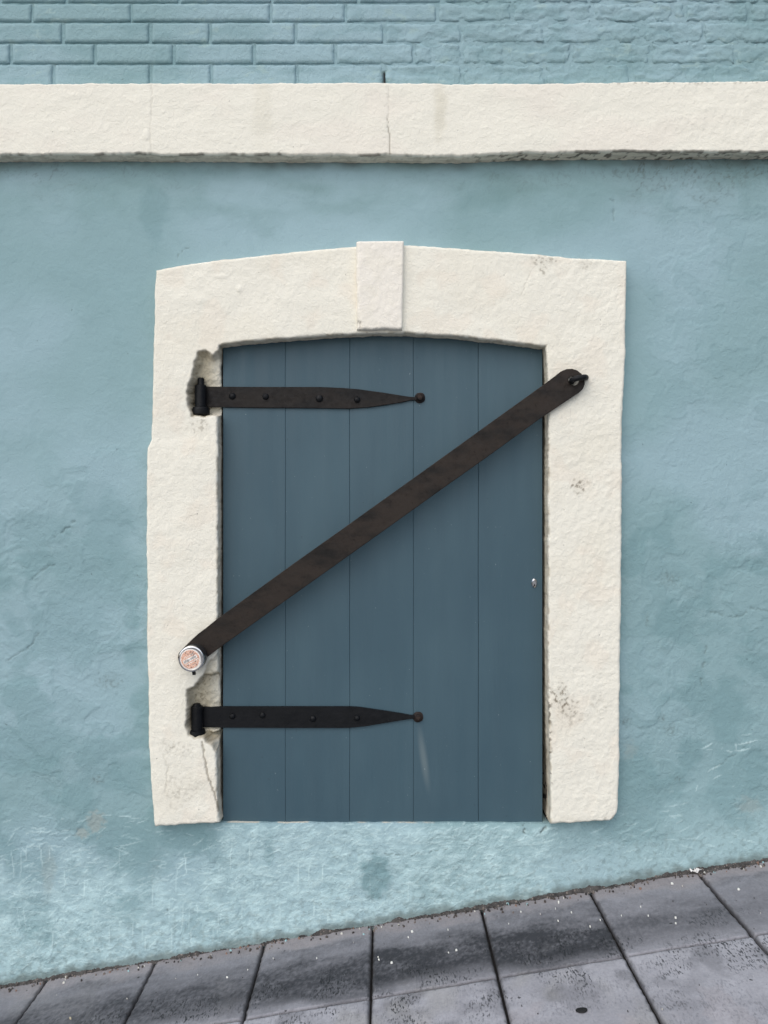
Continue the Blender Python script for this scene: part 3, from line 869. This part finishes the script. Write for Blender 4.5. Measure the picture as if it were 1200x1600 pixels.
ZK[-1] -= 0.004
CKs = skirt(CK, 'e'); CKs[-1] = lin(176, 166, 142)
keystone = grid_obj('keystone', XK, YK, ZK, M['cream'], surround, CKs, flip=True)

# iron staple in the right jamb
sp = [P(893.5, 596, -0.03), P(893.5, 596, -0.07), P(894, 594.5, -0.080), P(897, 592.5, -0.0855), P(902, 591, -0.087), P(908, 590, -0.087), P(912.5, 589.6, -0.085),
      P(914.5, 589.6, -0.079), P(915.2, 589.8, -0.070), P(915.2, 590, -0.03)]
tube('staple', sp, 0.0090, M['black_iron'], surround)

# ------------------------------------------------------------------ plank door
DY = 0.011
xd, _, zd = P(348, 1286, DY)
door = tag(empty('plank_door', (xd, DY, zd)), 'slate blue plank door on two black strap hinges in cream surround', 'door')
def dparent(o):
    o.matrix_parent_inverse = Matrix.Translation((-xd, -DY, -zd)); return o
edges_u = [348.5, 446, 546.5, 646, 747.5, 847.6]
def door_bot(u): return 1284.5 + (u - 348) / 500 * 4.5
rp = random.Random(3)
for k in range(5):
    ua, ub = edges_u[k], edges_u[k + 1]
    g = (0.10, 0.16, 0.12, 0.22)
    gl_ = 0 if k == 0 else g[k - 1]; gr_ = 0 if k == 4 else g[k]
    xa = P(ua + gl_, 0, DY)[0]; xb_ = P(ub - gr_, 0, DY)[0]
    # cross-section with eased edges, swept up the plank in lifts so the joint wanders a little
    ch = 0.0012
    prof = [(0, 0.026), (0, ch), (ch * 0.45, 0.0004), (ch * 1.6, 0.0), (0.5, 0.0 - 0.0), (-ch * 1.6, 0.0), (-ch * 0.45, 0.0004), (0, ch), (0, 0.026)]
    rows = 26
    proud = rp.uniform(-0.0006, 0.0006)
    zt_ = EYE + 0.57
    XX, YY, ZZ = [], [], []
    for r in range(rows):
        f = r / (rows - 1)
        row = []
        for j, (dx, dy) in enumerate(prof):
            if j <= 3: x = xa + dx
            elif j == 4: x = 0.5 * (xa + xb_)
            else: x = xb_ + dx
            if (j <= 3 and k > 0): x += 0.0004 * math.sin(f * 17 + k * 2.1)
            if (j >= 5 and k < 4): x += 0.0004 * math.sin(f * 17 + (k + 1) * 2.1)
            u_here = 600 + x * FPX / (DIST + DY)
            zb_ = P(0, door_bot(u_here), DY)[2]
            row.append((x, DY + dy + proud * 0.6, zb_ + (zt_ - zb_) * f))
        XX.append([q[0] for q in row]); YY.append([q[1] for q in row]); ZZ.append([q[2] for q in row])
    XX, YY, ZZ = map(np.array, (XX, YY, ZZ))
    # close bottom and top
    XX = np.concatenate([XX[:1], XX, XX[-1:]]); ZZ = np.concatenate([ZZ[:1], ZZ, ZZ[-1:]])
    YY = np.concatenate([np.full((1, YY.shape[1]), DY + 0.026), YY, np.full((1, YY.shape[1]), DY + 0.026)])
    pk = grid_obj('plank', XX, YY, ZZ, M['door'], None)
    pk.parent = door; dparent(pk)
    for p_ in pk.data.polygons: p_.use_smooth = False

def hinge(outline, barrel, bolts, tip, mat, mat_b, lab, bolt_r):
    y0, y1 = DY + 0.0005, DY - 0.0075
    st = plate('strap_hinge', outline, y0, y1, mat, None, bevel=0.0012)
    st.parent = door; dparent(st); st['label'] = lab
    bu, v0, v1 = barrel
    x, _, z0 = P(bu, v1, -0.012); z1 = P(bu, v0, -0.012)[2]
    lathe('knuckle', [(0.0160, 0), (0.0178, 0.0015), (0.0178, z1 - z0 - 0.002), (0.0160, z1 - z0)], (x, -0.012, z0), 'z', mat_b, st, 26, 0.03, 1)
    for i, (bx, by) in enumerate(bolts):
        xx, _, zz = P(bx, by, y1)
        r = bolt_r * rnd.uniform(0.9, 1.08)
        lathe('bolt', [(r, -0.001), (r * 1.02, 0.0015), (r * 0.9, 0.0042), (r * 0.62, 0.0064), (r * 0.25, 0.0076), (0.0005, 0.0078)], (xx, y1, zz), '-y', mat_b, st, 16, 0.08, 10 + i)
    xx, _, zz = P(tip[0], tip[1], y0)
    lathe('nail_rosette', [(0.0165, -0.001), (0.0168, 0.003), (0.0125, 0.006), (0.0115, 0.0065), (0.0105, 0.012), (0.007, 0.016), (0.0005, 0.0172)], (xx, y0, zz), '-y', M['rusty_iron'], st, 18, 0.10, 20)
    return st
hinge([(316, 604), (335, 604), (420, 604.5), (500, 604.5), (535, 606), (560, 608), (600, 613.5), (628, 618), (641, 620), (655, 620.5), (655, 624.5), (641, 625.5), (628, 628.5), (600, 633), (575, 636.5),
       (545, 638.5), (480, 637.5), (400, 637), (335, 636), (316, 636)], (313.5, 602, 637), ((363, 619), (415, 619.5), (499, 622.5), (558, 624.5)), (656, 622), M['hinge_iron'], M['black_iron'],
      'worn brown black upper strap hinge tapering to a nail', 0.0108)
hinge([(312, 1104), (330, 1105), (345, 1104), (470, 1104), (548, 1104), (562, 1105), (600, 1110.5), (628, 1115), (641, 1117.5), (653, 1118), (653, 1122.5), (641, 1123.5), (628, 1125.5), (600, 1130),
       (570, 1135), (545, 1137.5), (450, 1137.5), (345, 1137), (330, 1136.5), (312, 1136.5)], (308, 1103, 1140), ((363, 1119), (410, 1117.5), (489, 1123), (558, 1122)), (653, 1120), M['black_iron'], M['black_iron'],
      'freshly blackened lower strap hinge tapering to a rusty nail', 0.0095)

def pin(u, v_top, v_a, v_b, v_bot, r_pin, r_base):
    x, _, z0 = P(u, v_bot, -0.012); y = -0.012
    zz = lambda v: P(u, v, -0.012)[2] - z0
    g = [(r_base * 0.72, 0), (r_base * 0.95, 0.004), (r_base, zz(v_b) * 0.55), (r_base * 0.96, zz(v_b) - 0.002), (r_base * 0.8, zz(v_b)), (r_pin, zz(v_b) + 0.001), (r_pin, zz(v_a)), (r_pin * 0.95, zz(v_top) - 0.003), (r_pin * 0.7, zz(v_top))]
    lathe('hinge_pin', g, (x, y, z0), 'z', M['black_iron'], surround, 18, 0.10, int(u))
pin(314, 590.5, 602, 636.5, 649.5, 0.0108, 0.0275)
pin(307.5, 1099, 1103, 1139.5, 1154.5, 0.0125, 0.0270)

# little steel lock at the right edge of the door
xl, _, zl = P(834.5, 911, DY)
lk = lathe('lock_cylinder', [(0.0125, -0.001), (0.0122, 0.003), (0.0085, 0.0062), (0.0080, 0.0062), (0.0005, 0.0066)], (0, 0, 0), '-y', M['chrome'], None, 24)
lk.scale = (0.72, 1, 1.15); lk.location = (xl, DY, zl); lk.parent = door; dparent(lk)
kb = bmesh.new(); box_bm(kb, (-0.0042, -0.0082, -0.001), (0.0042, -0.004, 0.0018)); bm_obj('key_slot', kb, M['chrome'], lk, False)
lathe('keyhole', [(0.0030, 0.0), (0.0030, 0.0008), (0.0005, 0.0009)], (0, -0.0062, -0.0055), '-y', M['dark'], lk, 12)

# ------------------------------------------------------------------ diagonal iron bar
BYF, BYB = -0.063, -0.0545
xb0, _, zb0 = P(300, 1030, BYF)
bar_out = [(277.5, 1027), (279, 1021), (284, 1015), (298, 1001), (310, 990), (322, 981), (340, 966.5), (400, 923), (470, 872.5), (535, 826.5), (600, 780), (700, 708.5), (765, 661.5), (850, 600.5),
           (868, 587), (876, 580.5), (885, 576.5), (894, 576), (902, 578.5), (909, 584), (913.5, 591.5), (914, 600), (911, 607.5), (905, 613.5), (880, 630), (840, 657), (760, 715), (700, 757.5), (600, 829), (520, 886),
           (440, 943), (360, 1000), (340, 1014.5), (328, 1023.5), (324, 1026.5), (318, 1034), (308, 1040), (296, 1042.5), (285, 1040), (279, 1034)]
eye_h = [(888 + 0.0, 592), (889.5, 589.3), (893, 588), (898, 588.2), (903, 589.8), (905.5, 592.5), (905, 597), (902, 600.5), (898, 602.3), (894, 601.5), (890.5, 599), (888.5, 595.5)]
bar = plate('security_bar', bar_out, BYB, BYF, M['bar_iron'], None, hole=eye_h, bevel=0.0016)
tag(bar, 'long dark brown iron bar lying diagonally across the blue door', 'bar')

# round lock on the lower end of the bar
LF = -0.112
xk, _, zk = P(298.6, 1029.8, LF)
lock = tag(empty('disc_padlock', (xk, BYF, zk)), 'round steel lock with a faded orange sticker on the lower end of the bar', 'padlock')
r0_ = 20.3 * (DIST + LF) / FPX
dep = -(LF - BYF)
lathe('body', [(r0_ * 0.93, -0.002), (r0_ * 0.985, 0.003), (r0_ * 0.985, dep * 0.72), (r0_ * 0.96, dep * 0.75), (r0_ * 0.96, dep * 0.80)], (0, 0, 0), '-y', M['gunmetal'], lock, 56)
lathe('rim', [(r0_ * 0.94, dep * 0.78), (r0_, dep * 0.80), (r0_, dep * 0.93), (r0_ * 0.975, dep * 0.975), (r0_ * 0.93, dep * 0.995), (r0_ * 0.86, dep), (r0_ * 0.80, dep * 0.985), (r0_ * 0.5, dep * 0.985)], (0, 0, 0), '-y', M['chrome'], lock, 56)
rs = 16.2 * (DIST + LF) / FPX
stk = lathe('sticker', [(rs, dep * 0.985 - 0.0005), (rs, dep * 0.985 + 0.0006), (0.0005, dep * 0.985 + 0.0007)], (-0.0025, 0, -0.0008), '-y', M['sticker_white'], lock, 48)
lathe('print', [(rs * 0.9, dep * 0.985), (rs * 0.9, dep * 0.985 + 0.0011), (0.0005, dep * 0.985 + 0.0012)], (-0.0025, 0, -0.0008), '-y', M['sticker'], stk, 40)
# worn pale bands and illegible marks running up to the right
bm = bmesh.new(); bi = bmesh.new()
ca, sa = math.cos(math.radians(28)), math.sin(math.radians(28))
def mark(b, cx, cz, w, hgt, y):
    q = [(-w, -hgt), (w, -hgt), (w, hgt), (-w, hgt)]
    vs2 = []
    for yy in (y, y + 0.0004):
        for (a, c) in q:
            px_, pz_ = cx + a, cz + c
            vs2.append(b.verts.new((px_ * ca - pz_ * sa - 0.0025, yy, px_ * sa + pz_ * ca - 0.0008)))
    b.faces.new(vs2[:4]); b.faces.new(vs2[4:][::-1])
    for i in range(4): b.faces.new((vs2[i], vs2[(i + 1) % 4], vs2[4 + (i + 1) % 4], vs2[4 + i]))
yb_ = -(dep * 0.985 + 0.0016)
mark(bm, 0, 0.0005, rs * 0.72, rs * 0.17, yb_)
mark(bm, 0.002, rs * 0.34, rs * 0.5, rs * 0.025, yb_); mark(bm, 0.003, -rs * 0.30, rs * 0.66, rs * 0.03, yb_)
rg = random.Random(11)
for k in range(17):
    cx = -rs * 0.62 + k * rs * 0.077
    mark(bi, cx, 0.0005 + rg.uniform(-.0006, .0006), rs * rg.uniform(.012, .022), rs * rg.uniform(.05, .12), yb_ - 0.0005)
for k in range(26):
    a = rg.uniform(0.2, math.pi - 0.2) * rg.choice((1, -1)); q = rg.uniform(0.45, 0.8) * rs
    mark(bi, math.cos(a) * q, math.sin(a) * q, rs * rg.uniform(.02, .05), rs * rg.uniform(.03, .07), yb_ - 0.0005)
bmesh.ops.recalc_face_normals(bm, faces=bm.faces); bmesh.ops.recalc_face_normals(bi, faces=bi.faces)
bm_obj('pale_band', bm, M['sticker_white'], stk, False); bm_obj('worn_marks', bi, M['sticker_ink'], stk, False)
bt = bmesh.new(); box_bm(bt, (-0.0035, -0.030, -r0_ - 0.013), (0.0045, -0.018, -r0_ + 0.004))
for v in bt.verts:
    if v.co.z < -r0_: v.co.x += 0.003
bm_obj('latch_tab', bt, M['black_iron'], lock, False)

# ------------------------------------------------------------------ pavement, unseen kerb and road
ANG = math.atan(SLOPE); CA_ = math.cos(ANG)
rot = Matrix.Rotation(-ANG, 4, 'Y')
def sheet(name, x0, x1, y0, y1, z, mat):
    bm = bmesh.new()
    bm.faces.new([bm.verts.new(v) for v in ((x0, y0, z), (x1, y0, z), (x1, y1, z), (x0, y1, z))])
    o = bm_obj(name, bm, mat, None, False); o.rotation_euler = (0, -ANG, 0); o['kind'] = 'structure'
    return o
pave = sheet('pavement', -3.2, 3.2, -1.80, 0.03, -0.016, M['joint'])
road = sheet('road', -60, 60, -90, -1.93, -0.135, M['asphalt'])
ground = sheet('ground', -120, 120, -160, 120, -0.9, M['asphalt'])
kb = bmesh.new()
box_bm(kb, (-3.2, -1.93, -0.3), (3.2, -1.80, 0.0))
bmesh.ops.bevel(kb, geom=[e for e in kb.edges], offset=0.012, segments=2, affect='EDGES')
kerb = bm_obj('kerb', kb, M['asphalt'], None, False); kerb.rotation_euler = (0, -ANG, 0); kerb['kind'] = 'structure'

PIT = 0.3415; X0 = -0.036 / CA_
ys = [-0.004, -0.376, -0.73, -1.085, -1.44, -1.795]
SL_LIGHT = lin(158, 159, 166); SL_MID = lin(124, 125, 131); SL_DARK = lin(52, 54, 59); SL_WARM = lin(142, 137, 138)
SOOT = {-4: 0.75, -3: 0.85, -2: 0.85, -1: 0.95, 0: 1.1, 1: 1.1, 2: 0.62, 3: 0.35, 4: 0.3}
def slab_paint(x, y, k):
    """x along the slope, y away from the wall (negative); returns colour and pitting"""
    d = -y
    C = np.zeros(x.shape + (3,)) + SL_LIGHT
    n = fbm(x * 3.2, d * 4, 4, 601); n2 = fbm(x * 6, d * 14, 4, 605); n3 = 0.45 * fbm(x * 75, d * 60, 3, 606, 0.75)
    C = mix(C, 0.35 * sstep(-0.2, 0.5, n), SL_MID)
    C = mix(C, 0.3 * sstep(0.2, 0.6, fbm(x * 4 + 9, d * 3, 3, 603)), lin(150, 149, 142))
    row0 = 1 - sstep(0.368, 0.372, d)
    soot = SOOT.get(k, 0.6)
    C = mix(C, 0.65 * row0, SL_MID)
    # rain-splash soot in the first row, fading out at the wall and again before the joint
    band = sstep(0.05, 0.24, d + 0.03 * n2 + 0.012 * n3) * (1 - sstep(0.30, 0.385, d + 0.03 * n2 + 0.03 * n3 + 0.02 * np.sin(x * 7.0 + k)))
    band = band * np.clip(0.85 + 0.25 * n2 + 0.5 * n3, 0, 1.3)
    C = mix(C, np.clip(soot * band, 0, 0.97), SL_DARK)
    band2 = sstep(0.06, 0.085, d + 0.02 * n2) * (1 - sstep(0.09, 0.13, d + 0.02 * n2)) * sstep(-0.2, 0.35, fbm(x * 3.1, d * 2, 2, 607))
    C = mix(C, 0.45 * band2 * (0.7 + n3), SL_DARK)
    near = 1 - sstep(0.04, 0.10, d + 0.03 * n2)
    C = mix(C, 0.7 * near, SL_WARM)
    hd = sstep(0.372, 0.376, d) * (1 - sstep(0.42, 0.62, d + 0.06 * n2))
    C = mix(C, 0.35 * hd * sstep(0.0, 0.5, fbm(x * 9, d * 9, 3, 609)), SL_DARK)
    C = mix(C, 0.15 * sstep(0.3, 0.6, fbm(x * 7, d * 7, 3, 611)) * (d > 0.5), lin(158, 146, 145))
    pits = 0.12 + 1.0 * sstep(0.18, 0.27, d) * row0 * sstep(-0.3, 0.2, fbm(x * 5, d * 9, 2, 613)) * min(1.0, soot + 0.1) + 0.8 * hd * sstep(0.0, 0.4, fbm(x * 6, d * 6, 2, 615)) + 0.12 * (1 - row0)
    return C, np.clip(pits, 0, 1)
for r in range(5):
    for k in range(-6, 6):
        ya, yb2 = ys[r + 1] + (0.0022 if r < 1 else 0.002), ys[r] - (0.0022 if r else 0.0)
        xa, xb2 = X0 + k * PIT + 0.0034, X0 + (k + 1) * PIT - 0.0034
        vis = r < 2 and -5 <= k <= 4
        st_ = 0.0045 if vis else 0.05
        nx, ny = max(5, int((xb2 - xa) / st_)), max(5, int((yb2 - ya) / st_))
        gx = np.concatenate([[xa], np.linspace(xa, xb2, nx), [xb2]]); gy = np.concatenate([[ya], np.linspace(ya, yb2, ny), [yb2]])
        GX, GY = np.meshgrid(gx, gy)
        e = np.minimum(np.minimum(GX - xa, xb2 - GX), np.minimum(GY - ya, yb2 - GY) * 1.5)
        e = e + 0.0028 * fbm(GX * 45, GY * 45, 4, 621)
        hh = -0.007 * (1 - np.sqrt(np.clip(1 - (np.clip(0.008 - e, 0, 0.008) / 0.008) ** 2, 0, 1)))
        hh += 0.0012 * fbm(GX * 7, GY * 7, 3, 623) + 0.0005 * fbm(GX * 70, GY * 40, 2, 625) + rnd.uniform(-0.0012, 0.0012)
        cn = np.minimum(np.hypot(GX - xa, GY - ya), np.hypot(GX - xb2, GY - ya)); hh -= 0.006 * sstep(0.011, 0.002, cn + 0.002 * fbm(GX * 90, GY * 90, 2, 627))
        CC, PA = slab_paint(GX, GY, k)
        CC = CC * rnd.uniform(0.95, 1.05)
        CC = mix(CC, 0.55 * sstep(0.007, 0.001, e), lin(52, 50, 50))
        hh[0] = hh[-1] = -0.03; hh[:, 0] = hh[:, -1] = -0.03
        grid_obj('slab', GX, GY, hh, M['slab'], pave, CC, A=PA)

# dirt packed in the angle between wall and pavement
nx = 1500
ux = np.linspace(-1.9, 1.9, nx)
prof_n = 7
a = np.linspace(0, 1, prof_n)[:, None]
wid = 0.013 + 0.009 * n1(ux * 100, 14, 641) + 0.004 * n1(ux * 100, 3, 643); hgt = 0.011 + 0.008 * n1(ux * 100, 10, 645) + 0.004 * n1(ux * 100, 2.4, 647)
wid = np.clip(wid, 0.003, 0.04); hgt = np.clip(hgt, 0.001, 0.03)
DXg = np.repeat(ux[None, :], prof_n, 0)
DYg = -0.010 - wid[None, :] * a + 0.0
DZg = hgt[None, :] * (1 - a) ** 1.3 + 0.003 * fbm(DXg * 180, a * 4 + 0 * DXg, 2, 649) - 0.002 * a
DYg[0] = 0.02
dirt = grid_obj('gutter_dirt', DXg, DYg, DZg, M['dirt'], None, flip=True)
dirt.rotation_euler = (0, -ANG, 0); dirt['kind'] = 'stuff'
tag(dirt, 'line of dark dirt and grit packed along the foot of the wall', 'dirt')

# paint flakes and grit lying on the pavement
fl_v, fl_f, fl_c = [], [], []
rf = np.random.RandomState(21)
def flake(x, y, size, colr, flat=0.35):
    n = rf.randint(5, 8); b0 = len(fl_v)
    ang0 = rf.rand() * 6.28; asp = rf.uniform(0.45, 0.9)
    base = 0.003
    pts = []
    for i in range(n):
        t_ = 2 * math.pi * i / n; q = size * rf.uniform(0.7, 1.15)
        ax, ay = q * math.cos(t_), q * asp * math.sin(t_)
        pts.append((x + ax * math.cos(ang0) - ay * math.sin(ang0), y + ax * math.sin(ang0) + ay * math.cos(ang0)))
    for z in (-0.002, base + size * flat * 0.5):
        for (px_, py_) in pts:
            k_s = 1.0 if z < 0 else 0.8
            fl_v.append((x + (px_ - x) * k_s, y + (py_ - y) * k_s, z + (rf.uniform(-.3, .3) * size * flat if z > 0 else 0))); fl_c.append(colr)
    fl_v.append((x, y, base + size * flat)); fl_c.append(colr)
    for i in range(n):
        j = (i + 1) % n
        fl_f.append((b0 + i, b0 + j, b0 + n + j)); fl_f.append((b0 + i, b0 + n + j, b0 + n + i)); fl_f.append((b0 + n + i, b0 + n + j, b0 + 2 * n))
def ground_at(px, py):
    """x along slope and y on the pavement seen at a photo pixel"""
    dx, dz = (px - 600) / FPX, (800 - py) / FPX
    # EYE + dz*d = SLOPE*dx*d
    d = EYE / (SLOPE * dx - dz)
    return dx * d / CA_, d - DIST
W = lin(214, 216, 210)
for px, py, s_ in ((644, 1456, 5), (638, 1465, 2.5), (612, 1505, 5), (355, 1528, 4), (309, 1524, 2), (387, 1516, 2), (427, 1498, 2), (495, 1498, 2.5), (591, 1496, 2), (592, 1500, 3), (873, 1410, 5), (868, 1420, 2.5), (893, 1426, 2.5), (814, 1425, 2.5),
                   (795, 1444, 2), (1050, 1381, 5), (1056, 1434, 3.5), (1056, 1443, 2.5), (1013, 1431, 2), (971, 1431, 2), (1154, 1390, 5), (938, 1438, 3), (922, 1448, 2.5), (110, 1592, 7), (713, 1485, 3.5), (701, 1489, 2), (872, 1439, 2), (1001, 1417, 2), (700, 1453, 2), (520, 1454, 2.5)):
    gx_, gy_ = ground_at(px, py); c_ = lin(168, 160, 138) if px == 110 else W
    flake(gx_, gy_, s_ * 0.00105, c_)
for _ in range(330):      # grit along the wall
    x = rf.uniform(-1.5, 1.5); y = -abs(rf.normal(0.020, 0.011)) - 0.012
    c_ = [lin(70, 64, 60), lin(110, 102, 96), lin(48, 45, 44), lin(196, 196, 188), lin(150, 186, 190), lin(130, 105, 92)][rf.choice(6, p=[.32, .25, .22, .08, .06, .07])]
    flake(x, y, rf.uniform(0.0016, 0.0050), c_, 0.6)
for _ in range(90):
    x = rf.uniform(-1.4, 1.4); y = -rf.uniform(0.05, 0.9)
    flake(x, y, rf.uniform(0.0008, 0.0020), [lin(60, 58, 58), lin(180, 178, 172), lin(30, 30, 30)][rf.choice(3, p=[.4, .25, .35])], 0.5)
fk = mesh_from('paint_flakes', fl_v, fl_f, M['flake'], None, False, np.array(fl_c))
fk.rotation_euler = (0, -ANG, 0); fk['kind'] = 'stuff'
tag(fk, 'white paint flakes and grit scattered on the grey paving', 'debris')

def on_ground(o, px, py, z=0.0):
    gx_, gy_ = ground_at(px, py)
    o.location = rot @ Vector((gx_, gy_, z)); o.rotation_euler = (0, -ANG, 0)

# crumpled paper scrap
bm = bmesh.new()
bmesh.ops.create_grid(bm, x_segments=12, y_segments=8, size=1)
for v in bm.verts:
    x, y = v.co.x, v.co.y
    v.co.x = x * 0.0165 + 0.0015 * rnd.uniform(-1, 1); v.co.y = y * 0.009 + 0.0015 * rnd.uniform(-1, 1)
    v.co.z = 0.005 + 0.0035 * math.sin(x * 5 + y * 2) + 0.002 * rnd.uniform(-1, 1) + 0.004 * x * x
bmesh.ops.solidify(bm, geom=bm.faces[:], thickness=0.0006)
scrap = bm_obj('paper_scrap', bm, M['paper'], None, False); on_ground(scrap, 1087, 1364, 0.004)
tag(scrap, 'small crumpled white paper scrap lying against the foot of the wall', 'litter')

def puddle(name, px, py, rx, ry, hgt_, mat, seed):
    r = np.random.RandomState(seed); bm = bmesh.new(); seg = 22; rings = []
    ph = r.rand(3) * 6
    for q, z in ((1.0, -0.001), (0.97, hgt_ * 0.6), (0.8, hgt_), (0.4, hgt_ * 1.05)):
        ring = []
        for k in range(seg):
            t_ = 2 * math.pi * k / seg; w_ = 1 + 0.08 * math.sin(2 * t_ + ph[0]) + 0.05 * math.sin(3 * t_ + ph[1])
            ring.append(bm.verts.new((rx * q * w_ * math.cos(t_), ry * q * w_ * math.sin(t_), z)))
        rings.append(ring)
    for A, B in zip(rings[:-1], rings[1:]):
        for k in range(seg): bm.faces.new((A[k], A[(k + 1) % seg], B[(k + 1) % seg], B[k]))
    bm.faces.new(rings[-1])
    o = bm_obj(name, bm, mat, None); on_ground(o, px, py, 0.0012)
    return o
tag(puddle('chewing_gum', 909, 1579, 0.0135, 0.010, 0.0016, M['gum'], 2), 'flat black chewing gum blot on the paving near the bottom edge', 'gum')
tag(puddle('flat_pebble', 290, 1491, 0.0125, 0.013, 0.004, M['pebble'], 3), 'flat round grey brown pebble on the paving by the wall', 'pebble')
